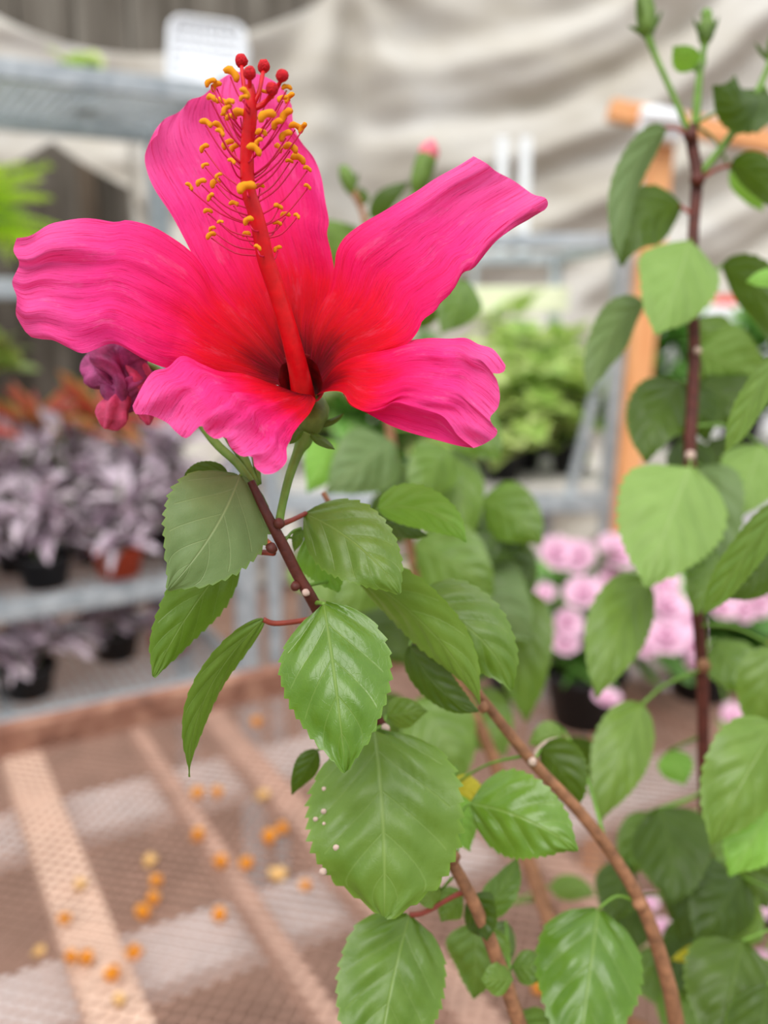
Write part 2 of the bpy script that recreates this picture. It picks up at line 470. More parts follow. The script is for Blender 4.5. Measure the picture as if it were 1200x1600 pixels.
# hanging shade cloth, about 4.3 m away
def build_cloth():
    root = empty('shade_cloth', (0, 4.3, 0), 'grey-beige shade cloth hanging in swags across the back of the greenhouse', 'cloth')
    nx, nz = 190, 120
    x0, x1 = -3.3, 3.3
    ax0 = -0.17                                   # hanging point seen above the flower
    V, F, UVs = [], [], []
    def top(x):
        if x < ax0:
            k = (ax0 - x) / 1.75; k -= int(k); return 2.86 - 0.62 * (4 * k * (1 - k)) ** .8 * .55 - .05
        k = (x - ax0) / 2.6; k = k % 1.0
        return 2.86 - 0.10 * (4 * k * (1 - k))
    def bot(x):
        c = -1.50                                 # hitched-up corner on the left
        k = x - c
        if k > .36: return 0.04
        if k > 0: return 2.13 - 0.22 * (k / .36) ** .8
        return max(.04, 2.13 - .55 * (-k) ** .9 - 2.2 * max(0, -k - .36))
    for j in range(nz + 1):
        f = j / nz
        for i in range(nx + 1):
            x = x0 + (x1 - x0) * i / nx
            zt, zb = top(x), bot(x)
            z = zt + (zb - zt) * f
            # folds: swags right of the hanging point, rays below it
            dx = x - ax0; dz = 2.86 - z
            if dx > 0:
                sw = z - 0.24 * dx * dx + 0.05 * dx
                ph = sw * 15.0 + 3.2 * noise.noise(Vector((x * 0.9, z * 1.1, 0.3)))
            else:
                sw = z - 0.35 * dx * (1 + dx / 1.75)
                ph = sw * 14.0 + 3.0 * noise.noise(Vector((x * 1.1, z * 1.0, 4.3)))
            ang = math.atan2(dx, max(dz, 0.02)); rr = math.hypot(dx, dz)
            ray = math.sin(ang * 9.0 + 0.6) * math.exp(-abs(dx) * 2.2) * min(1, rr * 1.5)
            bl = 1 - math.exp(-abs(dx) * 2.4)
            n2 = noise.noise(Vector((x * 1.6, z * 3.2, 9.1)))
            y = 4.3 + bl * 0.050 * (math.sin(ph) + .35 * math.sin(2.3 * ph + 1)) + 0.10 * ray + 0.07 * n2 + 0.02 * noise.noise(Vector((x * 5, z * 9, 2)))
            V.append((x, y, z)); UVs.append((i / nx, f))
    for j in range(nz):
        for i in range(nx):
            a = j * (nx + 1) + i
            F.append((a, a + 1, a + nx + 2, a + nx + 1))
    pyobj('cloth_sheet', V, F, M['cloth'], root, UVs)
    tube('hanging_wire', [Vector((-3.3, 4.33, 2.87)), Vector((3.3, 4.33, 2.87))], [.006, .006], M['galv'], root)
    for x in (-3.28, -1.92, ax0, 2.43):
        ptz = [Vector((x, 4.335, 0.0)), Vector((x, 4.335, 2.9))]
    for x in (-3.32, 3.32):
        tube('support_pole', [Vector((x, 4.36, 0.0)), Vector((x, 4.36, 2.95))], [.025, .025], M['galv'], root)
build_cloth()

# timber behind the hitched-up corner of the cloth
tp = empty('timber_post', (-1.62, 5.0, 0), 'dark timber post behind the hitched-up corner of the cloth', 'post')
box('post', (-1.56, 5.0, 1.2), (.045, 0, 0), (0, .045, 0), (0, 0, 1.2), M['dark_timber'], tp)
box('foot_plate', (-1.56, 5.0, .01), (.09, 0, 0), (0, .09, 0), (0, 0, .01), M['galv'], tp)
tp = empty('leaning_board', (-1.80, 4.9, 0), 'pale weathered plank leaning beside the dark timber post', 'plank')
box('plank', (-1.80, 4.95, 1.0), (.10, 0, 0), (0, .012, 0), (0, 0, 1.0), M['back'], tp)
box('batten', (-1.80, 4.93, 1.7), (.10, 0, 0), (0, .012, 0), (0, 0, .03), M['dark_timber'], tp)

# ------------------------------------------------------------------ bench with expanded-metal top
AZ = R(60)
U = Vector((math.sin(AZ), math.cos(AZ), 0))          # along the bench, away to the right
W = Vector((-math.cos(AZ), math.sin(AZ), 0))         # across the bench, away to the left
ZB = 0.80
FAR, NEAR, UL, UR = 1.27, 0.12, -1.1, 1.75
def BP(u, v, z): return U * u + W * v + Vector((0, 0, z))
bench = empty('mesh_bench', BP(.3, .7, 0), 'rusty-framed greenhouse bench with an expanded-metal top', 'bench')
for nm, a, b in (('far_rail', BP(UL, FAR, 0), BP(UR, FAR, 0)), ('near_rail', BP(UL, NEAR, 0), BP(UR, NEAR, 0)),
                 ('end_rail', BP(UL, NEAR, 0), BP(UL, FAR, 0)), ('end_rail', BP(UR, NEAR, 0), BP(UR, FAR, 0))):
    beam(nm, a + Vector((0, 0, ZB + .001)), b + Vector((0, 0, ZB + .001)), .03, .05, M['rust'], bench, bev=.004)
for u in (UL, UR):
    for v in (NEAR, FAR):
        beam('leg', BP(u, v, 0), BP(u, v, ZB - .03), .045, .045, M['rust'], bench, up=Vector((1, 0, 0)))
def uv_of(p): return p.dot(U), p.dot(W)
# joists across the bench under the mesh, where the photograph shows them
for px, py, wd in ((116, 1415, .052), (385, 1190, .036), (430, 1480, .022)):
    u, v = uv_of(PZ(px, py, ZB - .03))
    beam('joist', BP(u, NEAR + .018, ZB - .0285), BP(u, FAR - .018, ZB - .0285), wd, .03, M['slat' if px == 116 else 'slat_dim'], bench, bev=.004)
for u in (.62, 1.05, 1.45, -.75):
    beam('joist', BP(u, NEAR + .018, ZB - .03), BP(u, FAR - .018, ZB - .03), .04, .03, M['slat_dim'], bench, bev=.004)
for px, py, wd in ((200, 1262, .10), (260, 1500, .09)):
    u, v = uv_of(PZ(px, py, ZB - .065))
    beam('cross_batten', BP(UL + .03, v, ZB - .065), BP(UR - .03, v, ZB - .065), wd, .025, M['slat_grey'], bench, bev=.004)
def expanded(name, u0, u1, v0, v1, z, lu, lv, wd, th, mat, parent, P3):
    """diamond lattice of bent strands: one joined sheet"""
    V, F = [], []
    nu, nv = int((u1 - u0) / lu), int((v1 - v0) / lv)
    def seg(a, b):
        d = b - a; t = d.normalized(); s = t.cross(Vector((0, 0, 1))) * wd / 2; h = Vector((0, 0, th / 2))
        k = len(V)
        for p in (a, b):
            V.extend([p - s - h, p + s - h, p + s + h, p - s + h])
        for q in range(4):
            F.append((k + q, k + (q + 1) % 4, k + 4 + (q + 1) % 4, k + 4 + q))
    for j in range(nv):
        for i in range(nu):
            cu, cv = u0 + (i + .5 * (j % 2)) * lu, v0 + j * lv
            a = P3(cu, cv, z); b1 = P3(cu + lu / 2, cv + lv, z); b2 = P3(cu - lu / 2, cv + lv, z)
            seg(a, b1); seg(a, b2)
    o = pyobj(name, V, F, mat, parent, smooth=False)
    o['kind'] = 'stuff'
    return o
expanded('expanded_metal', UL + .03, UR - .03, NEAR + .02, FAR - .02, ZB - .012, .019, .0090, .0015, .0022, M['mesh'], bench, BP)

# ------------------------------------------------------------------ galvanised shelving on the left
shelf = empty('plant_shelving', (-.75, 1.95, 0), 'galvanised mesh shelving with four tiers of pot plants on the left', 'shelving')
SC = Vector((-.307, 1.893, 0)); SL, SW_ = 1.5, .5
def SP(a, b, z): return SC - U * a + W * b + Vector((0, 0, z))     # a along to the left, b to the back
TIERS = (.585, .82, 1.43, 1.80)
for a in (0, SL):
    for b in (0, SW_):
        beam('post', SP(a, b, 0), SP(a, b, 1.83), .042, .042, M['galv'], shelf, up=U)
for z in TIERS:
    for p, q in ((SP(.021, 0, z), SP(SL - .021, 0, z)), (SP(.021, SW_, z), SP(SL - .021, SW_, z))):
        beam('shelf_rail', p, q, .02, .035, M['galv'], shelf)
    for a in (0, SL):
        beam('shelf_end', SP(a, .021, z), SP(a, SW_ - .021, z), .02, .035, M['galv'], shelf)
    for a in (.5, 1.0):
        beam('support_bar', SP(a, .01, z - .004), SP(a, SW_ - .01, z - .004), .02, .015, M['galv'], shelf)
    V, F = [], []
    k = 0
    step = .022
    for i in range(int(SL / step)):
        v, f = box_geo(SP(.02 + i * step, SW_ / 2, z + .011), W * (SW_ / 2), U * .0016, Vector((0, 0, .0016)))
        F += [tuple(x + len(V) for x in q) for q in f]; V += v
    for i in range(int(SW_ / step)):
        v, f = box_geo(SP(SL / 2, .02 + i * step, z + .0135), U * (SL / 2), W * .0016, Vector((0, 0, .0016)))
        F += [tuple(x + len(V) for x in q) for q in f]; V += v
    o = pyobj('wire_grid', V, F, M['galv'], shelf, smooth=False); o['kind'] = 'stuff'

# ------------------------------------------------------------------ small-plant building blocks
def leaf_mesh(name, mat, L=1.0, wd=0.45, n=8, fold=.25, bend=.35, prof=.7, tipw=1.0):
    """unit leaf pointing along +Y from the origin, folded along its midrib and bent down"""
    V, F, UVs = [], [], []
    m = 3
    for i in range(n + 1):
        t = i / n
        h = wd / 2 * max(0.02, math.sin(math.pi * min(1, t ** prof) * .985 + .02)) ** .8
        for j in range(-m, m + 1):
            s = j / m
            V.append((s * h, t * L, fold * abs(s) * h - bend * t * t + .05 * math.sin(6 * t) * s))
            UVs.append((s * .5 + .5, t))
    for i in range(n):
        for j in range(2 * m):
            a = i * (2 * m + 1) + j
            F.append((a, a + 1, a + 2 * m + 2, a + 2 * m + 1))
    me = bpy.data.meshes.new(name); me.from_pydata(V, [], F)
    ul = me.uv_layers.new(name='UVMap')
    for lp in me.loops: ul.data[lp.index].uv = UVs[lp.vertex_index]
    me.polygons.foreach_set('use_smooth', [True] * len(me.polygons)); me.materials.append(mat); me.update()
    return me

LM = {'trad': leaf_mesh('tradescantia_leaf', M['trad'], 1, .42, bend=.3),
      'lime': leaf_mesh('lime_leaf', M['lime'], 1, .85, fold=.15, bend=.3, prof=.6),
      'mid': leaf_mesh('green_leaf', M['mid_green'], 1, .72, fold=.2, bend=.35, prof=.6),
      'brom': leaf_mesh('bromeliad_leaf', M['brom'], 1, .24, fold=.5, bend=.5, prof=.5)}
def fern_mesh():
    V, F, UVs = [], [], []
    for i in range(22):
        t = (i + 1) / 23; y = t; z = .55 * t - .75 * t * t
        ln = .24 * math.sin(math.pi * t ** .7) + .02
        for s in (-1, 1):
            k = len(V)
            V += [(0, y, z), (s * ln * .5, y + .035, z + .01), (s * ln, y + .05, z - .03), (s * ln * .5, y - .005, z + .01)]
            UVs += [(.5, t), (.7, t), (1, t), (.7, t)]
            F.append((k, k + 1, k + 2, k + 3) if s < 0 else (k + 3, k + 2, k + 1, k))
    me = bpy.data.meshes.new('fern_frond'); me.from_pydata(V, [], F)
    ul = me.uv_layers.new(name='UVMap')
    for lp in me.loops: ul.data[lp.index].uv = UVs[lp.vertex_index]
    me.materials.append(M['fern']); me.update(); return me
LM['fern'] = fern_mesh()

def pot_plant(name, label, cat, c, r, h, potmat, kind, n, size, hgt, spread, group=None, seed=0, tilt=(10, 75), pname='leaf', low=.1):
    """pot, soil, stems and leaves around it; leaves share one mesh"""
    rd = random.Random(seed)
    root = empty(name, c, label, cat, group)
    pot_parts(root, Vector(c), r, h, potmat)
    top = Vector(c) + Vector((0, 0, h * .88))
    nst = max(3, n // 9)
    tips = []
    for i in range(nst if kind not in ('brom', 'fern') else 0):
        a = 2 * math.pi * (i + rd.random() * .6) / nst; rr = spread * math.sqrt(rd.random()) * .9
        e = top + Vector((math.cos(a) * rr, math.sin(a) * rr, hgt * (low + (1 - low) * rd.random())))
        s = top + Vector((math.cos(a) * r * .3, math.sin(a) * r * .3, 0))
        m_ = s.lerp(e, .5) + Vector((0, 0, hgt * .15))
        tube('stem', [s, m_, e], [.003, .0025, .002], M['green_stem'], root, 7, 5)
        tips.append((s, m_, e))
    for i in range(n):
        if tips:
            s, m_, e = tips[i % nst]
            f = .35 + .65 * ((i // nst) + 1) / (n / nst + 1)
            p = s.lerp(m_, f * 2) if f < .5 else m_.lerp(e, f * 2 - 1)
        else:
            p = top + Vector((0, 0, .004 * i / n))
        az = i * 2.39996 + rd.random() * .8
        ti = R(rd.uniform(*tilt))
        o = bpy.data.objects.new(pname, LM[kind]); COL.objects.link(o); o.parent = root
        o.location = p - Vector(c)
        o.rotation_euler = Euler((ti, rd.uniform(-.35, .35), az), 'XYZ')
        sc = size * rd.uniform(.7, 1.25); o.scale = (sc, sc, sc)
    return root

# top tier
zt = TIERS[3] + .015; z3 = TIERS[2] + .015; z2 = TIERS[1] + .015; z1 = TIERS[0] + .015
pot_plant('leafy_pot_plant', 'small light-green leafy plant in a black pot on the top tier', 'pot plant', SP(.19, .36, zt), .035, .05, M['pot_black'], 'lime', 12, .05, .10, .05, seed=3)
# perforated white tray standing on its side at the end of the top tier
tr = empty('white_tray', SP(-.03, .19, zt), 'white dimpled plastic tray standing on end on the top tier', 'tray')
def basket():
    c = SP(-.03, .19, zt); nx, nz = 9, 7
    X = RT; Y = Vector((0, 1, 0))
    w2, h2, dp = .084, .150, .09
    cc = c + Vector((0, 0, h2 / 2 + .016))
    def rr(w_, h_, r_):
        o = []
        for cx_, cz_, a0 in ((w_ - r_, h_ - r_, 0), (-w_ + r_, h_ - r_, 90), (-w_ + r_, -h_ + r_, 180), (w_ - r_, -h_ + r_, 270)):
            o += [(cx_ + r_ * math.cos(R(a0 + k * 18)), cz_ + r_ * math.sin(R(a0 + k * 18))) for k in range(6)]
        return o
    tl_ = Euler((R(-8), R(5), R(8))).to_matrix()
    def loft(name, rings):
        V, F = [], []
        for w_, h_, r_, y_ in rings:
            V += [cc + tl_ @ (X * a + Y * y_ + Vector((0, 0, b))) for a, b in rr(w_, h_, r_)]
        k = 24
        for i in range(len(rings) - 1):
            F += [(i * k + q, i * k + (q + 1) % k, (i + 1) * k + (q + 1) % k, (i + 1) * k + q) for q in range(k)]
        F.append(tuple((len(rings) - 1) * k + q for q in range(k)))
        return pyobj(name, V, F, M['white'], tr)
    hh = h2 / 2
    loft('shell', [(w2, hh, .03, .05), (w2 * .98, hh * .98, .03, -.03), (w2 * .93, hh * .93, .028, -.042), (w2 * .86, hh * .86, .024, -.042), (w2 * .85, hh * .85, .022, -.030)])
    loft('rim', [(w2 * 1.0, hh * 1.0, .03, .044), (w2 * 1.05, hh * 1.05, .032, .046), (w2 * 1.05, hh * 1.05, .032, .054), (w2 * .9, hh * .9, .03, .056)])
    for i in range(nx):
        for j in range(nz):
            q = cc + tl_ @ (X * (w2 * .78 * (2 * i / (nx - 1) - 1)) + Y * -.030 + Vector((0, 0, hh * .76 * (2 * j / (nz - 1) - 1))))
            if i == j == 0:
                kb = lathe('bump', [(.0075, -.004), (.0068, .002), (.004, .005), (.001, .006)], q, M['white'], tr, 10)
                me0 = kb.data
                for v in me0.vertices: v.co = Euler((R(90), 0, 0)).to_matrix() @ (v.co - (q - origin_of(tr)))
                kb.location = q - origin_of(tr)
            else:
                kb = bpy.data.objects.new('bump', me0); COL.objects.link(kb); kb.parent = tr; kb.location = q - origin_of(tr)
basket()
for i, (a, lab) in enumerate(((.60, 'pale pink plant tag clipped under the top tier, nearer the picture edge'), (.50, 'pale pink plant tag clipped under the top tier, nearer the post'))):
    e = empty('plant_tag', SP(a, -.014, TIERS[3] - .03), lab, 'tag')
    c = SP(a, -.014, TIERS[3] - .012)
    box('tag_plate', c - Vector((0, 0, .012)), U * .014, W * .0012, Vector((0, 0, .012)), M['bud_pink'], e, .0008)
    box('tag_clip', c + Vector((0, 0, .004)), U * .004, W * .003, Vector((0, 0, .006)), M['white'], e, .0008)

# third tier
pot_plant('fern', 'feathery lime-green fern in a black pot on the shelf at the left edge', 'fern', SP(.53, .2, z3), .085, .075, M['pot_black'], 'fern', 110, .22, .1, .1, seed=5, tilt=(-5, 55), pname='frond')
for i, (a, b) in enumerate(((.62, .42), (.78, .15))):
    pot_plant('leafy_pot_plant', ('green leafy plant in a terracotta pot behind the fern', 'green leafy plant in a terracotta pot left of the fern, mostly out of frame')[i], 'pot plant', SP(a, b, z3), .06, .08, M['pot_red'], 'mid', 18, .07, .12, .08, seed=31 + i)
# second tier: striped tradescantias in front, bromeliads behind
tl = ['purple and white striped tradescantia beside the shelf post on the second tier',
      'purple and white striped tradescantia in front, second from the shelf post',
      'purple and white striped tradescantia in front, third from the shelf post',
      'purple and white striped tradescantia in front at the picture edge',
      'silvery tradescantia in the middle row next to the shelf post',
      'silvery tradescantia in the middle row below the wilted bloom',
      'silvery tradescantia in the middle row below the bromeliads',
      'silvery tradescantia in the middle row at the picture edge']
for i, a in enumerate((.10, .25, .40, .56)):
    pot_plant('potted_tradescantia', tl[i], 'pot plant', SP(a, .09, z2), .058, .07, M['pot_black'] if i != 1 else M['pot_red'], 'trad', 80, .082, .16, .10, 'striped tradescantias on the second tier', 40 + i, (-20, 70))
for i, a in enumerate((.12, .27, .43, .60)):
    pot_plant('potted_tradescantia', tl[4 + i], 'pot plant', SP(a, .24, z2), .058, .11, M['pot_black'], 'trad', 80, .085, .21, .11, 'striped tradescantias on the second tier', 50 + i, (-20, 70))
bl = ['coral red bromeliad with an orange heart behind the tradescantias', 'coral red bromeliad at the picture edge behind the tradescantias', 'pale coral bromeliad tucked behind the wilted bloom']
for i, (a, b) in enumerate(((.36, .40), (.55, .38), (.20, .41))):
    pot_plant('potted_bromeliad', bl[i], 'pot plant', SP(a, b, z2), .05, .31, M['pot_black'], 'brom', 30, .17, .1, .08, 'bromeliads on the second tier', 60 + i, (10, 70))
for i, (a, lab) in enumerate(((.47, 'yellow-green leafy plant above the coral bromeliads'), (.72, 'yellow-green leafy plant at the left end above the bromeliads'))):
    pot_plant('leafy_pot_plant', lab, 'pot plant', SP(a, .46, z2), .035, .40, M['pot_black'], 'lime', 50, .08, .24, .15, seed=70 + i)
# bottom tier
for i, (a, b, lab) in enumerate(((.60, .10, 'pale striped tradescantia in a black pot on the bottom tier at the picture edge'),
                                 (.45, .10, 'pale striped tradescantia in a black pot on the bottom tier, second from the picture edge'),
                                 (.24, .22, 'dusky tradescantia in a black pot on the bottom tier beside the red pot'))):
    pot_plant('potted_tradescantia', lab, 'pot plant', SP(a, b, z1), .06, .07, M['pot_black'], 'trad', 64, .085, .11, .09, 'striped tradescantias on the bottom tier', 80 + i, (-10, 60))
pot_plant('potted_tradescantia', 'dusky tradescantia in a red pot on the bottom tier next to the post', 'pot plant', SP(.12, .2, z1), .055, .09, M['pot_red'], 'trad', 22, .06, .06, .05, 'striped tradescantias on the bottom tier', 84, (10, 60))

# ------------------------------------------------------------------ rack with lime-green plants, right of the flower
rack = empty('plant_rack', (.16, 2.3, 0), 'galvanised rack with a pale deck carrying lime-green plants, right of the flower', 'rack')
RX0, RX1, RY0, RY1, RZ = -.25, .500, 1.95, 2.70, 1.0
for x in (RX0, RX1):
    for y in (RY0, RY1):
        beam('post', (x, y, 0), (x, y, 1.545), .032, .032, M['galv'], rack, up=Vector((1, 0, 0)))
for y in (RY0, RY1):
    beam('top_rail', (RX0 + .016, y, 1.53), (RX1 - .016, y, 1.53), .025, .03, M['galv'], rack)
    beam('deck_rail', (RX0 + .016, y, RZ - .03), (RX1 - .016, y, RZ - .03), .025, .04, M['galv'], rack)
for x in (RX0, RX1):
    beam('top_rail', (x, RY0 + .016, 1.53), (x, RY1 - .016, 1.53), .025, .03, M['galv'], rack)
nb = 6
for i in range(nb):
    y = RY0 + .07 + (RY1 - RY0 - .14) * i / (nb - 1)
    beam('deck_board', (RX0 - .01, y, RZ), (RX1 + .01, y, RZ), .112, .02, M['concrete'], rack, bev=.003)
beam('brace', (RX1 - .02, RY0 + .02, 1.30), (RX1 - .085, RY0 + .02, .985), .02, .02, M['galv'], rack, up=Vector((0, 1, 0)))
for x in (.135, .20):
    beam('upright', (x + .2, RY1, 1.545), (x + .2, RY1, 1.86), .03, .03, M['white'], rack, up=Vector((1, 0, 0)))
bd = box('cream_board', (.36, 2.55, 1.415), (.15, 0, 0), (0, .012, 0), (0, 0, .035), M['cream'], rack, .003)
for s in (.25, .47):
    beam('bracket', (s, 2.565, 1.43), (s, 2.565, 1.53), .015, .015, M['galv'], rack, up=Vector((1, 0, 0)))
lp = [((.00, 2.12), 'lime-green plant on the rack deck, behind the lower right petal', .16), ((.17, 2.08), 'lime-green plant on the rack deck, just right of the lower right petal', .17),
      ((.34, 2.16), 'lime-green plant on the rack deck, two along from the petal', .16), ((.43, 2.38), 'lime-green plant at the right end of the rack deck', .2),
      ((.10, 2.42), 'yellow-green plant at the back of the rack, above the lower right petal', .26), ((.27, 2.44), 'yellow-green plant at the back of the rack, below the cream board', .24),
      ((-.15, 2.2), 'lime-green plant on the rack deck, hidden behind the flower', .15),
      ((.27, 2.02), 'lime-green plant spilling over the front edge of the rack deck', .12), ((.44, 2.1), 'lime-green plant on the rack deck beside the front post', .15), ((.38, 2.58), 'tall pale green plant at the back of the rack under the cream board', .3)]
for i, ((x, y), lab, hg) in enumerate(lp):
    pot_plant('leafy_pot_plant', lab, 'pot plant', (x, y, RZ + .01), .05, .08, M['pot_black'], 'lime' if i not in (0, 4) else 'mid', 90, .085, hg + .07, .135, 'leafy plants on the rack', 90 + i, (-25, 60), low=-.1)

# ------------------------------------------------------------------ orange timber T beside the rack
tt = empty('timber_t_frame', (.56, 1.85, 0), 'orange timber upright with a crossbar, standing beside the rack', 'timber frame')
a, b = PY(1034, 200, 1.86), PY(972, 845, 1.86)
d = (b - a).normalized(); foot = a + d * (a.z / -d.z)
beam('upright', foot, a, .048, .04, M['orange_timber'], tt, up=Vector((0, 1, 0)), bev=.003)
ca, cb = PY(952, 172, 1.82), PY(1300, 242, 1.82)
beam('crossbar', ca, cb, .04, .036, M['orange_timber'], tt, bev=.003)
jc = PY(1034, 194, 1.80)
tube('white_binding', [jc + Vector((-.03, .045, .012)), jc + Vector((-.026, -.006, .014)), jc + Vector((.03, -.006, .004)), jc + Vector((.034, .045, .0))], [.012, .016, .016, .012], M['white'], tt, 12, 8)
box('white_wrap', jc + Vector((0, .02, .0)), (.042, 0, -.008), (0, .027, 0), (.004, 0, .026), M['white'], tt, .008)
box('foot_block', foot + Vector((0, 0, .01)), (.06, 0, 0), (0, .06, 0), (0, 0, .02), M['orange_timber'], tt, .003)

# ------------------------------------------------------------------ pink begonias on the bench, far right
def bloom_mesh():
    """double ruffled bloom: rings of cupped petals in one mesh"""
    V, F = [], []
    rd = random.Random(2)
    for ring, (n, ln, ti, wd) in enumerate(((6, 1.0, 12, .95), (6, .8, 32, .8), (5, .55, 55, .6), (3, .34, 75, .4))):
        for k in range(n):
            az = 2 * math.pi * (k + .5 * ring) / n + rd.uniform(-.15, .15)
            rot = Euler((R(ti), 0, az), 'XYZ').to_matrix()
            s0 = len(V); nu, nv = 4, 4
            for i in range(nu + 1):
                t = i / nu; h = wd / 2 * math.sin(math.pi * (.1 + .72 * t)) ** .8
                for j in range(nv + 1):
                    s = j / nv * 2 - 1
                    V.append(tuple(rot @ Vector((s * h, t * ln, .12 * s * s * h + .2 * t * t + .06 * math.sin(s * 6 + k) * t + .02 * ring))))
            for i in range(nu):
                for j in range(nv):
                    q = s0 + i * (nv + 1) + j; F.append((q, q + 1, q + nv + 2, q + nv + 1))
    me = bpy.data.meshes.new('begonia_bloom'); me.from_pydata(V, [], F)
    me.polygons.foreach_set('use_smooth', [True] * len(me.polygons)); me.materials.append(M['petal_begonia']); me.update(); return me
BL = bloom_mesh()
def begonia(label, base, blooms, n, seed, r=.062, h=.085, hgt=.17, spread=.12, pm='pot_black', low=.0):
    root = pot_plant('potted_begonia', label, 'pot plant', base, r, h, M[pm], 'mid', int(n * 1.4), .085, hgt, spread, 'pink begonias on the bench', seed, (-20, 60), low=low)
    top = Vector(base) + Vector((0, 0, h * .85)); rd = random.Random(seed)
    for px, py, dd, sz in blooms:
        p = P(px, py, dd)
        o = bpy.data.objects.new('bloom', BL); COL.objects.link(o); o.parent = root; o.location = p - Vector(base)
        s = sz * .52 / FPX * dd; o.scale = (s, s, s)
        o.rotation_euler = (R(rd.uniform(15, 75)), R(rd.uniform(-30, 30)), rd.uniform(-.5, .5))
        m_ = top.lerp(p, .5) + Vector((0, 0, .02))
        tube('flower_stalk', [top + Vector((rd.uniform(-.02, .02), rd.uniform(-.02, .02), 0)), m_, p], [.002, .0018, .0016], M['green_stem'], root, 7, 5)
b1 = PZ(925, 1145, ZB); b2 = PZ(1075, 1100, ZB); b3 = PZ(1200, 1500, ZB)
begonia('pink-flowered begonia in a black pot at the far side of the bench', (b1.x, b1.y + .06, ZB - .01),
        [(868, 868, 1.24, 62), (905, 872, 1.24, 58), (960, 868, 1.25, 70), (962, 905, 1.25, 62), (912, 930, 1.22, 62), (885, 975, 1.2, 52), (884, 1008, 1.2, 46), (852, 928, 1.22, 34), (948, 1095, 1.16, 44)], 46, 101)
begonia('pink-flowered begonia beneath the tall shoot, beside the red pot', (b2.x + .04, b2.y + .06, ZB - .01),
        [(1035, 915, 1.2, 56), (1040, 950, 1.18, 66), (1062, 975, 1.18, 70), (1040, 1000, 1.16, 78), (1010, 1012, 1.16, 46), (1078, 1010, 1.16, 50), (1082, 1040, 1.18, 34), (1125, 950, 1.25, 50), (1160, 955, 1.25, 44), (1185, 945, 1.25, 44), (1145, 1130, 1.1, 62)], 46, 102)
begonia('pink-flowered begonia in the lower right corner of the picture', (b3.x + .06, b3.y + .08, ZB - .01),
        [(1185, 1400, .72, 62), (1150, 1480, .66, 34), (1197, 1505, .66, 44), (1035, 1450, .74, 30), (1015, 1412, .74, 28)], 40, 103, hgt=.16, spread=.1)
rp = PZ(1225, 1055, ZB)
pot_plant('leafy_pot_plant', 'leafy plant in a red pot at the right edge of the bench', 'pot plant', (rp.x + .03, rp.y + .03, ZB - .01), .06, .19, M['pot_red'], 'mid', 26, .07, .1, .09, seed=110)
# yellow-green bushy plants between the begonias
for i, (px, py, lab) in enumerate(((800, 1060, 'leafy green plant on the bench behind the middle hibiscus leaves'), (690, 1040, 'leafy green plant at the far rail of the bench, below the flower'))):
    q = PZ(px, py, ZB)
    pot_plant('leafy_pot_plant', lab, 'pot plant', (q.x, q.y - .03, ZB - .01), .055, .08, M['pot_black'], ('mid', 'lime')[i % 2], 40, .06, .12, .09, seed=120 + i)
# far right: dark leafy plants behind the tall shoot, on a stand
st = empty('plant_stand', (1.05, 2.55, 0), 'pale plant stand behind the tall hibiscus shoot', 'stand')
box('stand_top', (1.05, 2.55, 1.0), (.38, 0, 0), (0, .25, 0), (0, 0, .015), M['concrete'], st, .003)
for sx in (-1, 1):
    for sy in (-1, 1):
        beam('leg', (1.05 + sx * .33, 2.55 + sy * .2, 0), (1.05 + sx * .33, 2.55 + sy * .2, .985), .035, .035, M['galv'], st, up=Vector((1, 0, 0)))
for i, (x, y, hg, lab) in enumerate(((.80, 2.5, .3, 'dark green bushy plant on the stand, left of the tall shoot'), (.98, 2.45, .34, 'dark green bushy plant on the stand, behind the tall shoot'), (1.2, 2.5, .3, 'green bushy plant on the stand at the right edge'))):
    pot_plant('leafy_pot_plant', lab, 'pot plant', (x, y, 1.015), .06, .10, M['pot_black'], 'mid', 90, .11, hg, .17, seed=130 + i, low=-.05)
cr_ = empty('storage_crate', (1.02, 3.3, 0), 'pale storage crate stack with a red and teal lid behind the tall shoot', 'crate')
box('crate_body', (1.22, 3.3, .7), (.20, 0, 0), (0, .2, 0), (0, 0, .70), M['white'], cr_, .01)
box('lid', (1.14, 3.25, 1.415), (.07, 0, 0), (0, .1, 0), (0, 0, .016), M['net_red'], cr_, .004)
box('lid_clip', (1.04, 3.2, 1.41), (.025, 0, 0), (0, .05, 0), (0, 0, .012), M['teal'], cr_, .003)

# ------------------------------------------------------------------ fallen orange blossoms on the bench mesh
def fallen_mesh(name, mat, seed):
    rd = random.Random(seed); V, F = [], []
    for k in range(5):
        az = 2 * math.pi * k / 5 + rd.uniform(-.2, .2); rot = Euler((R(rd.uniform(20, 60)), 0, az), 'XYZ').to_matrix()
        s0 = len(V)
        for i in range(5):
            t = i / 4; h = .42 * math.sin(math.pi * (.12 + .75 * t))
            for j in range(5):
                s = j / 2 - 1
                V.append(tuple(rot @ Vector((s * h, t, .25 * s * s * h + .3 * t * t + rd.uniform(-.03, .03)))))
        for i in range(4):
            for j in range(4):
                q = s0 + i * 5 + j; F.append((q, q + 1, q + 6, q + 5))
    tv, tf = tube_geo([Vector((0, 0, .22)), Vector((0, 0, .05)), Vector((0, 0, -.02))], [.16, .2, .06], 8)
    F += [tuple(x + len(V) for x in q) for q in tf]; V += tv
    zmin = min(v[2] for v in V)
    V = [(v[0], v[1], v[2] - zmin) for v in V]
    me = bpy.data.meshes.new(name); me.from_pydata(V, [], F)
    me.polygons.foreach_set('use_smooth', [True] * len(me.polygons)); me.materials.append(mat); me.update(); return me
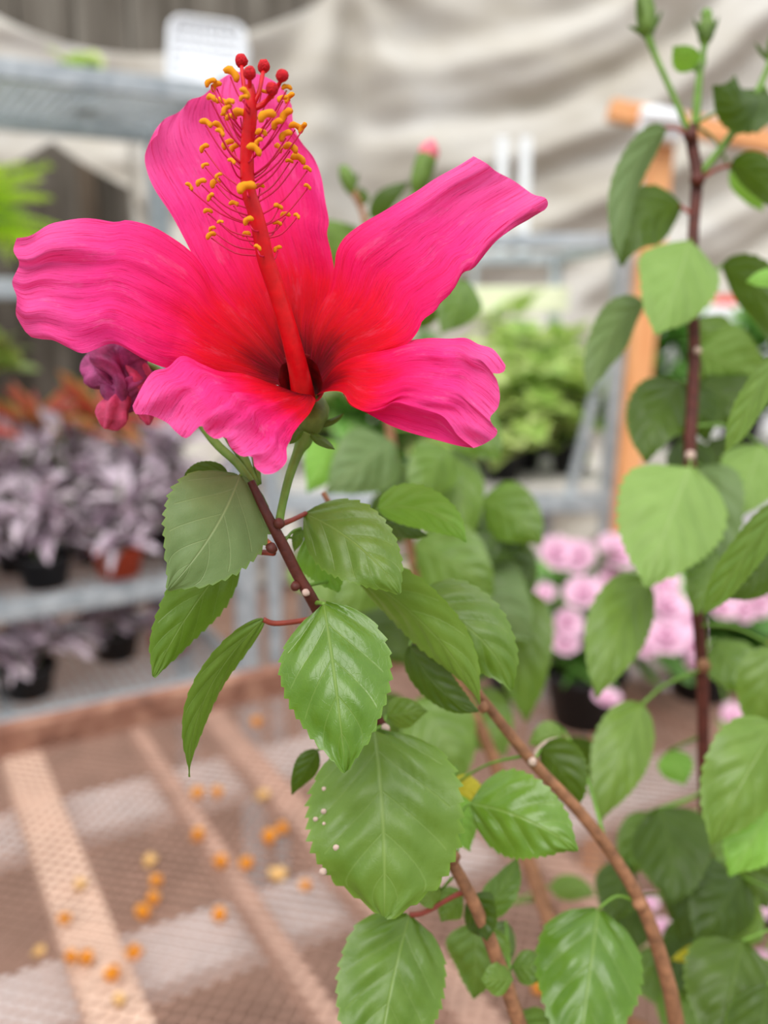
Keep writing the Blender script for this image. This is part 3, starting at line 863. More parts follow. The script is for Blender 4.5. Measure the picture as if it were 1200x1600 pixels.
FM = [fallen_mesh('fallen_blossom', M['fallen'], 1), fallen_mesh('fallen_blossom', M['fallen'], 2), fallen_mesh('fallen_blossom_pale', M['fallen_pale'], 3)]
FB = [(401, 1130, 24, 0, 'by the far rail, behind the drooping leaf tip'), (310, 1242, 30, 1, 'left one of the pair just below the drooping leaf tip'),
      (338, 1240, 28, 0, 'right one of the pair just below the drooping leaf tip'), (411, 1244, 26, 2, 'pale, on the joist left of the dark leaf'),
      (308, 1307, 32, 1, 'alone below the pair by the drooping leaf'), (420, 1312, 36, 0, 'lower one of the pair left of the big spotted leaf'),
      (440, 1297, 30, 1, 'upper one of the pair left of the big spotted leaf'), (345, 1349, 32, 0, 'left of two on the short pink joist'),
      (387, 1350, 30, 1, 'right of two beside the short pink joist'), (436, 1370, 36, 2, 'large and pale, left of the big spotted leaf'),
      (233, 1347, 30, 2, 'faded, at the top of the column of four'), (245, 1377, 28, 1, 'second from the top in the column of four'),
      (238, 1406, 30, 0, 'third from the top in the column of four'), (224, 1427, 34, 1, 'lowest in the column of four'),
      (343, 1433, 36, 0, 'bright, alone above the grey batten'), (210, 1489, 34, 1, 'on the right side of the broad joist, on the grey batten'),
      (110, 1496, 30, 1, 'left one of the pair beside the broad joist'), (135, 1499, 34, 0, 'right one of the pair beside the broad joist'),
      (177, 1522, 34, 1, 'on the broad joist, below the pair'), (100, 1436, 26, 0, 'on the left side of the broad joist'),
      (124, 1382, 26, 2, 'faded, on the middle of the broad joist'), (478, 1384, 26, 1, 'half hidden at the edge of the big spotted leaf'),
      (187, 1562, 28, 2, 'faded, lowest on the broad joist'), (61, 1485, 24, 2, 'small and faded, near the left edge of the picture'),
      (842, 1545, 30, 0, 'between the leaves at the bottom of the picture')]
for i, (px, py, sz, k, lab) in enumerate(FB):
    q = PZ(px, py, ZB - .006); dep = (q - CAM).dot(FW)
    o = bpy.data.objects.new('fallen_blossom', FM[k]); COL.objects.link(o)
    o.location = (q.x, q.y, ZB - .0125); s = sz / FPX * dep * .62; o.scale = (s, s * 1.15, s)
    o.rotation_euler = (0, 0, i * 1.9)
    tag(o, ('faded' if k == 2 else 'orange') + ' fallen blossom, ' + lab.replace('faded, ', '').replace('pale, ', ''), 'blossom', 'fallen blossoms on the bench mesh')

# ================================================================== HIBISCUS
hib = empty('hibiscus_plant', (0.10, 0.30, ZB - .01), 'flowering hibiscus with one large pink bloom and toothed green leaves', 'hibiscus')
pot_parts(hib, Vector((0.10, 0.30, ZB - .01)), .085, .17, M['pot_black'])
sho = empty('hibiscus_plant', (0.30, 0.44, ZB - .01), 'taller budding hibiscus with dark upright shoots behind the bloom, on the right', 'hibiscus')
pot_parts(sho, Vector((0.30, 0.44, ZB - .01)), .085, .17, M['pot_black'])

STEMS = {}
def stem_of(plant, pts):
    STEMS.setdefault(plant.name, []).extend(pts)
def nearest_stem(plant, p):
    L = STEMS.get(plant.name)
    return min(L, key=lambda q: (q - p).length) if L else None
TEETH = 13
def hleaf(plant, B, T, wpx, mat='leaf', roll=0, fold=.18, bow=.12, bend=(0, 0), pet=None, petmat='green_stem', petr=2.2,
          prof=.66, quilt=.045, curl=0.0, teeth=.04, name='leaf', twist=0, specks=None, full=0.15):
    """toothed ovate leaf: B, T = (px, py, depth) of base and tip; wpx = full width; roll turns it about its midrib;
    bow = arch of the midrib towards the viewer; pet = points (px, py, depth) from the base back to the stem"""
    b, t_ = P(*B), P(*T)
    dm = (B[2] + T[2]) / 2
    mid = P((B[0] + T[0]) / 2 + bend[0], (B[1] + T[1]) / 2 + bend[1], dm)
    L = (t_ - b).length
    vd = (mid - CAM).normalized()
    ctrl = mid * 2 - (b + t_) / 2 - vd * bow * L * 2
    Wd = wpx / FPX * dm
    nu, m = TEETH * 4, 9
    V, F, UVs = [], [], []
    for i in range(nu + 1):
        t = i / nu
        p = b * (1 - t) ** 2 + ctrl * 2 * t * (1 - t) + t_ * t * t
        tg = ((ctrl - b) * (1 - t) + (t_ - ctrl) * t).normalized()
        a0 = tg.cross(-vd)
        a0 = a0.normalized() if a0.length > 1e-4 else RT
        n0 = a0.cross(tg).normalized()
        if n0.dot(vd) > 0: n0 = -n0
        ra = R(roll + twist * (t - .5))
        a = a0 * math.cos(ra) + n0 * math.sin(ra)
        n = n0 * math.cos(ra) - a0 * math.sin(ra)
        tau = min(1, t ** prof * .985 + .012)
        h = (1 - full) * (math.sin(math.pi * tau) ** .82) + full * max(0.0, 1 - abs(2 * tau - 1) ** 2.3) ** .6
        h *= Wd / 2 * (1 - .10 * t)
        if t > .8: h *= 1 - .35 * ((t - .8) / .2)
        if i == 0: h = Wd * .05
        ph = (i % 4) / 4
        tooth = 1 + teeth * (ph * 2 - .6) * (1 if .06 < t < .985 else 0) * (.5 + .9 * abs(math.sin(B[0] + (i // 4) * 2.3)))
        for j in range(-m, m + 1):
            s = j / m
            hh = h * (tooth if abs(j) == m else 1)
            lat = ((t * 4.6 - abs(s) * 1.6 + .5) % 1.0)
            q = quilt * 1.15 * Wd * (math.sin(math.pi * lat) - .5 + .5 * noise.noise(Vector((t * 5, s * 3, B[1] * .37)))) * math.sin(math.pi * min(abs(s) * 1.1, 1)) * (1 - t * .4)
            wave = .035 * Wd * math.sin(t * 9 + s * 2.2 + B[0]) * abs(s)
            z = -fold * abs(s) * h * (1 + .3 * abs(s)) + curl * s * s * h + q + wave
            V.append(p + a * (s * hh) + n * z + tg * (abs(s) * h * .10 + (ph * .02 * Wd if abs(j) == m else 0)))
            UVs.append((s * .5 + .5, t))
    for i in range(nu):
        for j in range(2 * m):
            k = i * (2 * m + 1) + j
            F.append((k, k + 1, k + 2 * m + 2, k + 2 * m + 1))
    o = pyobj(name, V, F, M[mat], plant, UVs)
    pts = [P(*B)] + [P(*x) for x in (pet or [])]
    ns = nearest_stem(plant, pts[-1]) if name == 'leaf' else None
    if ns is not None and (ns - pts[-1]).length > .003:
        if len(pts) == 1: pts.append(pts[0].lerp(ns, .5) + Vector((0, 0, (ns - pts[0]).length * .08)))
        pts.append(ns)
    if len(pts) > 1:
        # let the stalk run a little way under the blade
        rad = [petr / FPX * B[2]] * len(pts); rad[-1] *= 1.25
        tube('petiole', pts, rad, M[petmat], o, max(6, len(pts) * 4), 7)
    for (sx, sy, rr) in (specks or []):
        # droplet-like white specks sitting on the blade
        best = min(range(len(V)), key=lambda k: ((V[k] - CAM).normalized() - (P(sx, sy, 1) - CAM).normalized()).length)
        c = V[best] - vd * .0002
        R_ = rr / FPX * dm
        sv, sf = [], []
        for q1 in range(5):
            th = math.pi * q1 / 4
            for q2 in range(8):
                az = 2 * math.pi * q2 / 8
                sv.append(c + Vector((math.sin(th) * math.cos(az), math.sin(th) * math.sin(az) * .6, math.cos(th))) * R_)
        for q1 in range(4):
            for q2 in range(8):
                sf.append((q1 * 8 + q2, q1 * 8 + (q2 + 1) % 8, (q1 + 1) * 8 + (q2 + 1) % 8, (q1 + 1) * 8 + q2))
        pyobj('speck', sv, sf, M['scar'], o)
    return o

# ---- stems of the flowering plant
ptube('stem', [(392, 752, .224, 6), (415, 800, .224, 7.5), (440, 848, .225, 9), (466, 900, .227, 9), (492, 945, .230, 9.5), (545, 1050, .243, 8.5), (600, 1140, .252, 8.5)], M['bark'], hib, 36, 10)
ptube('stem', [(598, 1136, .252, 8.5),
               (655, 1250, .260, 8.5), (705, 1345, .266, 9.5), (735, 1400, .27, 10), (770, 1480, .276, 11), (815, 1610, .288, 12)], M['bark_old'], hib, 36, 10)
tube('stem', [P(815, 1610, .288), Vector((.075, .285, 1.06)), Vector((.095, .298, .92))], [12 / FPX * .288, .003, .0038], M['bark_old'], hib, 10, 10)
br2 = ptube('branch', [(505, 770, .275, 4), (560, 860, .27, 5), (630, 940, .268, 6.5), (680, 1000, .272, 7), (740, 1075, .276, 7.5), (830, 1188, .284, 9), (905, 1268, .29, 9.5),
               (960, 1340, .296, 10), (1010, 1430, .304, 11), (1045, 1540, .312, 12), (1060, 1620, .318, 13)], M['bark_old'], hib, 50, 10)
tube('branch', [P(1060, 1620, .318), Vector((.105, .30, 1.05)), Vector((.10, .30, .92))], [13 / FPX * .318, .0033, .0038], M['bark_old'], hib, 10, 10)
def knob(parent, px, py, d, r, mat, sq=1.0, name='node'):
    c = P(px, py, d); rr = r / FPX * d * (.7 if mat is M['scar'] else 1); V, F = [], []
    for i in range(7):
        th = math.pi * i / 6
        for k in range(10):
            az = 2 * math.pi * k / 10
            v = Vector((math.sin(th) * math.cos(az), math.sin(th) * math.sin(az), math.cos(th) * sq)) * rr
            V.append(c + v * (1 + .18 * noise.noise(v * 900 + Vector((px, py, 0)))))
    for i in range(6):
        for k in range(10):
            F.append((i * 10 + k, i * 10 + (k + 1) % 10, (i + 1) * 10 + (k + 1) % 10, (i + 1) * 10 + k))
    return pyobj(name, V, F, mat, parent)
for px, py, d, r, m in ((478, 926, .2255, 9, 'scar'), (424, 856, .2225, 9, 'bark'), (436, 818, .2225, 9, 'bark'), (462, 916, .226, 8, 'bark'), (602, 1138, .2495, 11, 'scar'), (708, 1340, .263, 12, 'bark_old'),
                        (634, 942, .266, 10, 'scar'), (832, 1190, .281, 10, 'scar'), (755, 1105, .274, 9, 'bark_old'), (702, 1010, .27, 9, 'scar'), (1000, 1412, .30, 12, 'bark_old')):
    knob(hib, px, py, d, r, M[m])
# peduncle of the bloom and the stalks of the wilted bloom and young buds
ptube('flower_stalk', [(436, 818, .2245, 7), (441, 790, .226, 6.5), (452, 745, .229, 7), (466, 706, .231, 8.5), (474, 690, .232, 13), (480, 676, .232, 12)], M['green_stem'], hib, 22, 10)
ptube('flower_stalk', [(398, 762, .2255, 6), (372, 725, .229, 7), (335, 690, .233, 7), (290, 630, .238, 6.5), (250, 582, .240, 7), (215, 566, .240, 8), (196, 548, .240, 12)], M['green_stem'], hib, 24, 10)
ptube('bud_stalk', [(400, 758, .2275, 6), (380, 715, .231, 8), (362, 688, .234, 9), (345, 660, .236, 6)], M['green_stem'], hib, 14, 10)
ptube('bud_stalk', [(404, 756, .229, 5), (398, 712, .232, 6), (385, 680, .235, 6), (372, 655, .236, 3)], M['green_stem'], hib, 14, 10)

# ---- leaves of the flowering plant
hl = hleaf
hl(hib, (375, 742, .2235), (262, 922, .2095), 178, 'leaf_pale', roll=10, fold=.10, bow=.05, bend=(12, 2), pet=[(384, 748, .226), (394, 758, .226)], prof=.60, quilt=.02)
hl(hib, (355, 742, .2275), (285, 752, .236), 34, 'leaf_dark', roll=30, pet=[(390, 752, .228)], bend=(-4, -10))
hl(hib, (372, 858, .2335), (240, 1058, .2265), 104, 'leaf', roll=24, fold=.2, bow=.07, bend=(-12, 2), pet=[(400, 862, .230), (428, 864, .2255)], petmat='petiole_red', petr=4, prof=.62)
ptube('petiole', [(430, 860, .2235, 5), (412, 843, .2265, 5), (384, 833, .2315, 4), (358, 824, .2335, 3)], M['petiole_orange'], hib, 12, 8)
hl(hib, (412, 968, .228), (296, 1214, .2215), 74, 'leaf', roll=52, fold=.1, bow=.06, bend=(-30, -8), pet=[(430, 974, .229), (470, 970, .231), (512, 962, .234)], petmat='petiole_red', petr=4.5, prof=.8, twist=20)
hl(hib, (506, 944, .222), (540, 1206, .207), 182, 'leaf_gloss', roll=-8, fold=.22, bow=.10, bend=(2, 0), pet=[(500, 942, .226), (494, 942, .229)], petr=3.5, prof=.62, quilt=.05)
hl(hib, (478, 802, .2345), (624, 928, .223), 128, 'leaf', roll=8, fold=.16, bow=.09, bend=(14, -8), pet=[(458, 812, .230), (438, 820, .226)], petmat='petiole_red', petr=4, prof=.62)
hl(hib, (482, 835, .245), (530, 925, .243), 84, 'leaf_bright', roll=-15, pet=[(462, 840, .24), (446, 840, .229)], prof=.6)
hl(hib, (470, 825, .236), (460, 862, .236), 20, 'leaf', roll=20)
hl(hib, (560, 900, .252), (750, 1100, .244), 110, 'leaf', roll=-38, fold=.22, bow=.10, bend=(18, -14), pet=[(530, 905, .25), (480, 915, .229)], prof=.62)
hl(hib, (640, 1010, .262), (748, 1112, .254), 66, 'leaf_dark', roll=-20, fold=.2, bow=.05, bend=(-6, 16), prof=.6)
hl(hib, (590, 795, .268), (728, 848, .258), 74, 'leaf_bright', roll=-14, fold=.2, bow=.14, bend=(12, -22), pet=[(575, 830, .27), (560, 860, .27)], prof=.62)
hl(hib, (592, 812, .272), (668, 838, .27), 36, 'leaf_dark', roll=20)
hl(hib, (650, 938, .262), (800, 1078, .252), 124, 'leaf', roll=0, fold=.15, bow=.10, bend=(20, -16), pet=[(640, 940, .266)], prof=.60)
hl(hib, (585, 1140, .248), (600, 1432, .232), 254, 'leaf', roll=-6, fold=.16, bow=.10, bend=(6, 0), pet=[(596, 1136, .250)], petr=4, prof=.74, quilt=.05, teeth=.045, full=1.0,
   specks=[(502, 1362, 7), (525, 1325, 5.5), (505, 1270, 5), (490, 1282, 4.5), (508, 1232, 4), (503, 1288, 3)])
hl(hib, (496, 1172, .262), (456, 1242, .262), 42, 'leaf_dark', roll=25, pet=[(540, 1150, .256), (598, 1140, .252)])
hl(hib, (604, 1118, .268), (668, 1112, .268), 54, 'leaf', roll=-20, pet=[(600, 1135, .256)], prof=.6)
hl(hib, (640, 1430, .262), (590, 1680, .242), 176, 'leaf', roll=8, fold=.14, bow=.08, bend=(-6, 0), pet=[(665, 1425, .264), (706, 1402, .270)], petmat='petiole_red', petr=4, prof=.66, quilt=.06, full=.9)
hl(hib, (735, 1255, .272), (902, 1330, .258), 136, 'leaf_gloss', roll=-4, fold=.26, bow=.10, bend=(8, -10), pet=[(722, 1270, .272), (715, 1330, .268)], prof=.58)
hl(hib, (690, 1390, .272), (655, 1410, .262), 40, 'leaf', roll=10, pet=[(706, 1372, .267)])
hl(hib, (708, 1240, .285), (735, 1330, .28), 70, 'leaf_bright', roll=25, pet=[(712, 1200, .285), (690, 1315, .264)], prof=.6)
hl(hib, (700, 1232, .30), (760, 1240, .295), 54, 'leaf_yellow', roll=10)
hl(hib, (735, 1400, .278), (760, 1470, .27), 80, 'leaf_dark', roll=-40, prof=.6, pet=[(740, 1395, .272)])
hl(hib, (722, 1395, .285), (690, 1440, .28), 56, 'leaf', roll=30)
hl(hib, (750, 1425, .292), (808, 1340, .296), 56, 'leaf', roll=24, bend=(6, 4), pet=[(742, 1420, .275)])
hl(hib, (745, 1440, .30), (742, 1560, .296), 104, 'leaf', roll=-14, pet=[(752, 1430, .276)], prof=.56)
hl(hib, (790, 1440, .312), (770, 1540, .31), 70, 'leaf_pale', roll=34)
hl(hib, (800, 1530, .276), (752, 1530, .272), 50, 'leaf', roll=8, pet=[(792, 1538, .28)])
hl(hib, (800, 1510, .300), (860, 1512, .296), 52, 'leaf', roll=8, pet=[(790, 1520, .28)])
hl(hib, (935, 1420, .300), (900, 1680, .276), 172, 'leaf_gloss', roll=6, fold=.22, bow=.10, pet=[(965, 1400, .30), (1000, 1412, .303)], prof=.55, quilt=.05)
hl(hib, (800, 1590, .30), (870, 1640, .28), 80, 'leaf', roll=10, prof=.6)
hl(hib, (845, 1170, .30), (898, 1268, .296), 84, 'leaf_dark', roll=-22, pet=[(835, 1188, .285)], prof=.58, bend=(10, -8))
hl(hib, (880, 1140, .36), (826, 1162, .36), 46, 'leaf', roll=0)
# pale looped twig behind the branch
ptube('dry_twig', [(832, 1192, .300, 5), (846, 1168, .302, 5.5), (872, 1158, .304, 6), (898, 1172, .306, 6), (912, 1204, .306, 5)], M['scar'], hib, 18, 8)

# ---- the bloom
def polyl(pts, n):
    """resample by arc length, rounding corners slightly"""
    q = cr([tuple(p) for p in pts], len(pts) * 8)
    ds = [0]
    for a, b in zip(q, q[1:]): ds.append(ds[-1] + math.hypot(b[0] - a[0], b[1] - a[1]))
    out = []; k = 0
    for i in range(n):
        x = ds[-1] * i / (n - 1)
        while k < len(q) - 2 and ds[k + 1] < x: k += 1
        f = (x - ds[k]) / max(ds[k + 1] - ds[k], 1e-9)
        out.append(tuple(a + (b - a) * f for a, b in zip(q[k], q[k + 1])))
    return out

def with_d(pts, ds):
    """attach depths: ds spread evenly over the polyline"""
    n = len(pts); o = []
    for i, p in enumerate(pts):
        x = i / (n - 1) * (len(ds) - 1); j = min(int(x), len(ds) - 2); f = x - j
        o.append((p[0], p[1], ds[j] + (ds[j + 1] - ds[j]) * f))
    return o

def coons(c0, c1, d0, d1, nu, nv, warp):
    A, B = polyl(c0, nu + 1), polyl(c1, nu + 1)
    C, D = polyl(d0, nv + 1), polyl(d1, nv + 1)
    G = []
    for i in range(nu + 1):
        u = i / nu
        for j in range(nv + 1):
            v = j / nv
            p = []
            for k in range(3):
                s = (1 - v) * A[i][k] + v * B[i][k] + (1 - u) * C[j][k] + u * D[j][k]
                s -= (1 - u) * (1 - v) * A[0][k] + u * (1 - v) * A[nu][k] + (1 - u) * v * B[0][k] + u * v * B[nu][k]
                p.append(s)
            p[2] += warp(u, v)
            G.append((P(*p), (u, v)))
    return G

def patch_faces(nu, nv, o=0):
    return [(o + i * (nv + 1) + j, o + i * (nv + 1) + j + 1, o + (i + 1) * (nv + 1) + j + 1, o + (i + 1) * (nv + 1) + j) for i in range(nu) for j in range(nv)]

def ruffle(A, k, ph, bulge, edge=.0008):
    def f(u, v):
        e = abs(2 * v - 1)
        r = A * u ** 1.3 * math.sin(2 * math.pi * k * v + ph + 1.5 * u)
        r += A * .5 * u ** 2 * math.sin(2 * math.pi * (k * 2.3) * v + 2.1 * ph + 3 * u)
        r += edge * (u ** 3 + e ** 4 * u) * math.sin(23 * u + 17 * v + ph)
        r += .0010 * u ** 1.2 * noise.noise(Vector((u * 2.2 + ph * 7, v * 17, k * 3)))
        r += .0006 * u ** 2 * noise.noise(Vector((u * 6 + ph * 7, v * 38, k * 5)))
        r += .0009 * noise.noise(Vector((u * 9 + ph, v * 11, k + 5))) * u
        r += .0016 * noise.noise(Vector((u * 4 + ph * 3, v * 5, k))) * u
        return r + bulge * math.sin(math.pi * v) * math.sin(math.pi * min(1, u * .9 + .1))
    return f

# fused base of the corolla: the dark funnel inside the throat
def funnel():
    V, F, UVs = [], [], []
    ring = [(438, 568), (450, 556), (470, 550), (488, 556), (503, 575), (506, 598), (497, 618), (478, 622), (450, 612), (437, 598)]
    cx, cy = 472, 596
    seg = 40
    rg = polyl([r + (0,) for r in ring + ring[:1]], seg + 1)[:seg]
    lv = ((1.28, .2236), (1.05, .2248), (.8, .2275), (.6, .232), (.45, .238))
    for i, (s, d) in enumerate(lv):
        f = i / (len(lv) - 1)
        for (x, y, _) in rg:
            V.append(P(cx + (x - cx) * min(s, 1.12) + 6 * f, cy + (y - cy) * (s if y > cy + 6 else min(s, .96)) + 40 * f * f, d + (.0012 if y < cy and i == 0 else 0)))
    for i in range(len(lv) - 1):
        for k in range(seg):
            F.append((i * seg + k, i * seg + (k + 1) % seg, (i + 1) * seg + (k + 1) % seg, (i + 1) * seg + k))
    return pyobj('blossom', V, F, M['throat'], hib)
blossom = funnel()
blossom['label'] = 'large five-petalled pink hibiscus bloom with a red heart'

NU, NV = 56, 40
def petal(patches, label=None):
    V, F, UVs = [], [], []
    for c0, c1, d0, d1, nu, nv, warp, uvf in patches:
        G = coons(c0, c1, d0, d1, nu, nv, warp)
        F += patch_faces(nu, nv, len(V))
        for p, (u, v) in G: V.append(p); UVs.append(uvf(u, v))
    o = pyobj('petal', V, F, M['petal'], blossom, UVs)
    bm = bmesh.new(); bm.from_mesh(o.data)
    bmesh.ops.remove_doubles(bm, verts=bm.verts, dist=1e-6); bm.to_mesh(o.data); bm.free()
    if label: o['label'] = label
    return o
idf = lambda u, v: (u, v)

# upper petal (behind the column)
pl = [(440, 570), (400, 520), (345, 462), (310, 415), (290, 377), (268, 336), (244, 300), (231, 272), (226, 244), (235, 222), (246, 211)]
pt = [(246, 211), (250, 196), (258, 185), (276, 177), (287, 168), (296, 156), (316, 150), (330, 138), (350, 120), (375, 112), (410, 118), (440, 136), (456, 165)]
pr = [(490, 560), (496, 518), (508, 490), (518, 458), (523, 432), (518, 396), (511, 366), (514, 346), (508, 312), (502, 276), (490, 246), (471, 222), (459, 196), (456, 165)]
petal([(with_d(pl, (.2225, .2275, .229, .230)), with_d(pr, (.2235, .232, .236, .238)), with_d([(440, 570), (464, 560), (490, 560)], (.2225, .225, .2235)),
        with_d(pt, (.230, .236, .241, .238)), NU, NV, ruffle(.0022, 1.6, .4, .006), idf)])
# left petal
pl = [(440, 570), (400, 520), (340, 456), (320, 420), (296, 391), (264, 368), (236, 353), (200, 344), (180, 347), (150, 342), (128, 341), (100, 345), (76, 351), (48, 368), (26, 372)]
pt = [(26, 372), (21, 392), (30, 412), (19, 440), (26, 464), (25, 492), (36, 508), (50, 508)]
pr = [(438, 602), (400, 598), (360, 592), (310, 580), (272, 575), (256, 574), (224, 561), (188, 540), (168, 538), (132, 552), (108, 544), (84, 532), (58, 528), (50, 508)]
petal([(with_d(pl, (.2215, .2235, .219, .214, .209)), with_d(pr, (.2205, .2165, .212, .208, .206)), with_d([(440, 570), (434, 586), (438, 602)], (.2215, .2225, .2205)),
        with_d(pt, (.209, .2075, .206)), NU, NV, ruffle(.0020, 1.8, 1.4, -.005), idf)])
# upper right petal
pl = [(484, 560), (487, 520), (498, 484), (515, 452), (522, 420), (526, 392), (540, 369), (568, 348), (596, 332), (624, 315), (652, 298), (680, 279), (716, 259), (740, 244)]
pt = [(740, 244), (760, 255), (776, 268), (804, 283), (832, 303), (852, 309), (856, 321), (846, 330), (826, 322)]
pr = [(505, 600), (520, 584), (545, 566), (580, 556), (618, 546), (640, 534), (654, 516), (661, 500), (680, 486), (688, 474), (706, 456), (716, 428), (732, 420), (748, 392), (760, 374), (784, 352), (826, 322)]
fl = [(748, 392), (768, 374), (800, 357), (826, 343), (846, 330)]
petal([(with_d(pl, (.2235, .226, .2255, .227, .229)), with_d(pr, (.222, .2165, .2175, .219, .2205)), with_d([(484, 560), (496, 572), (505, 600)], (.2235, .2245, .222)),
        with_d(pt, (.229, .227, .2205)), NU, NV, ruffle(.0022, 1.5, 2.6, -.003), idf),
       (with_d([(748, 392), (760, 374), (784, 352), (826, 322)], (.2196, .220, .2205)), with_d(fl, (.2200, .2235, .2235)),
        with_d([(748, 392), (748.2, 392.2)], (.2196, .22)), with_d([(826, 322), (838, 327), (846, 330)], (.2205, .223, .2235)), 20, 8, lambda u, v: 0, lambda u, v: (.62 + .3 * u, .95 - .3 * v))])
# lower right petal, its lower edge rolled over to show the underside
pl = [(505, 596), (522, 572), (548, 556), (580, 546), (618, 538), (640, 532), (660, 529), (676, 528), (702, 529), (728, 528), (748, 538), (768, 544), (780, 556), (790, 571)]
pt = [(790, 571), (788, 580), (778, 584), (769, 583), (776, 593), (781, 616), (778, 637), (766, 652), (770, 664), (777, 672), (774, 682), (756, 694), (740, 700)]
pr = [(490, 620), (503, 614), (518, 611), (536, 614), (548, 632), (572, 643), (596, 638), (616, 628), (648, 636), (688, 648), (704, 664), (716, 681), (740, 700)]
fo = [(536, 616), (548, 634), (572, 645), (608, 664), (640, 676), (680, 687), (718, 697), (740, 700)]
petal([(with_d(pl, (.2225, .2185, .2175, .214, .211)), with_d(pr, (.2190, .2085, .2035, .201, .2005)), with_d([(505, 596), (502, 610), (490, 620)], (.2225, .2215, .2190)),
        with_d(pt, (.211, .205, .2005)), NU, NV, ruffle(.0015, 2.1, .9, -.0035), idf),
       (with_d(pr[3:], (.2110, .2045, .2025, .201, .2005)), with_d(fo, (.2112, .2085, .2085, .206, .2005)), with_d([(536, 614), (536, 616)], (.2110, .2112)),
        with_d([(740, 700), (740.2, 700)], (.2005, .2005)), 40, 10, lambda u, v: .0016 * math.sin(math.pi * v), lambda u, v: (.35 + .4 * u, .9 - .4 * v))])
# lower left petal, nearest the lens, with a torn wavy edge
pl = [(446, 607), (416, 596), (380, 584), (344, 580), (316, 569), (285, 556), (262, 574), (240, 580), (224, 600), (207, 634)]
pt = [(207, 634), (212, 647), (232, 648), (260, 660), (274, 674), (290, 685), (304, 674), (314, 664), (322, 676), (337, 686), (352, 683), (360, 699), (377, 713), (394, 713), (398, 730), (413, 741)]
pr = [(486, 617), (493, 625), (485, 644), (476, 655), (468, 664), (458, 678), (454, 688), (448, 700), (448, 720), (438, 733), (426, 740), (413, 741)]
petal([(with_d(pl, (.2205, .2135, .208, .205)), with_d(pr, (.2195, .207, .2, .196)), with_d([(446, 607), (466, 614), (486, 617)], (.2205, .2195, .2195)),
        with_d(pt, (.205, .199, .196)), NU, NV, ruffle(.0018, 2.4, 2.0, -.004), idf)])

# staminal column
COLP = [(476, 626, .2295, 18), (472, 608, .2260, 18), (466, 576, .2225, 16), (452, 520, .218, 14.5), (434, 460, .2145, 14), (416, 408, .2115, 13.5), (408, 370, .2095, 13), (398, 330, .2075, 12),
        (388, 296, .206, 11.5), (386, 240, .2035, 11), (391, 180, .201, 11), (392, 150, .2, 8.5), (390, 132, .1995, 6)]
ptube('staminal_column', COLP, M['column'], blossom, 60, 14)
def colpt(py):
    q = [c for c in COLP]
    for a, b in zip(q, q[1:]):
        if b[1] <= py <= a[1]:
            f = (a[1] - py) / (a[1] - b[1]); return tuple(x + (y - x) * f for x, y in zip(a, b))
    return q[-1] if py < q[-1][1] else q[0]
for (sx, sy) in ((377, 95), (390, 114), (412, 104), (441, 118), (425, 139)):
    dd = .1985 + (.004 if sy < 110 else -.001)
    ptube('style_branch', [(391, 172, .2005, 4), ((391 + sx) / 2 + (sx - 391) * .12, (172 + sy) / 2 + 8, .2, 3.5), (sx, sy + 4, dd, 3.2)], M['column'], blossom, 10, 8)
    knob(blossom, sx, sy, dd, 10.5, M['stigma'], name='stigma')

def anther_mesh():
    """kidney-shaped pollen-covered anther, unit length"""
    V, F = [], []
    pts = [Vector((.5 * math.cos(a), .42 * math.sin(a) - .12, 0)) for a in [math.pi * (.02 + .96 * i / 8) for i in range(9)]]
    rad = [.13, .22, .26, .27, .25, .27, .26, .22, .13]
    V, F = tube_geo(pts, rad, 8)
    V = [v * (1 + .16 * noise.noise(v * 6)) for v in V]
    me = bpy.data.meshes.new('anther'); me.from_pydata([tuple(v) for v in V], [], F)
    me.polygons.foreach_set('use_smooth', [True] * len(me.polygons)); me.materials.append(M['anther']); me.update(); return me
AM = anther_mesh()
AN = [(400, 290, 17), (250, 355, 12), (295, 385, 12), (250, 480, 12), (330, 510, 12), (390, 505, 12), (375, 560, 12), (480, 610, 17), (405, 630, 12), (505, 435, 12), (505, 475, 10), (205, 670, 13),
      (300, 700, 13), (315, 740, 10), (385, 835, 13), (430, 865, 12), (200, 865, 11), (405, 965, 9), (205, 1000, 8), (310, 1080, 8), (75, 1160, 9), (175, 1135, 11), (290, 1140, 13), (530, 1180, 19),
      (245, 1245, 10), (425, 1300, 10), (225, 1360, 9), (545, 1435, 12), (260, 1495, 8), (250, 1550, 11), (525, 1540, 10), (690, 625, 18), (640, 750, 12), (625, 815, 10), (580, 880, 15), (770, 680, 14),
      (840, 610, 16), (835, 770, 14), (905, 705, 13), (965, 705, 12), (770, 865, 11), (865, 870, 15), (860, 965, 8), (925, 955, 15), (1000, 1025, 9), (1000, 1165, 8), (630, 1165, 9), (775, 1320, 10),
      (830, 1390, 10), (915, 1395, 8), (765, 1450, 9), (840, 395, 10), (865, 470, 12), (810, 480, 11), (700, 440, 11), (640, 420, 8), (610, 1640, 8), (770, 1650, 9), (350, 610, 8), (320, 1440, 7)]
rd = random.Random(11)
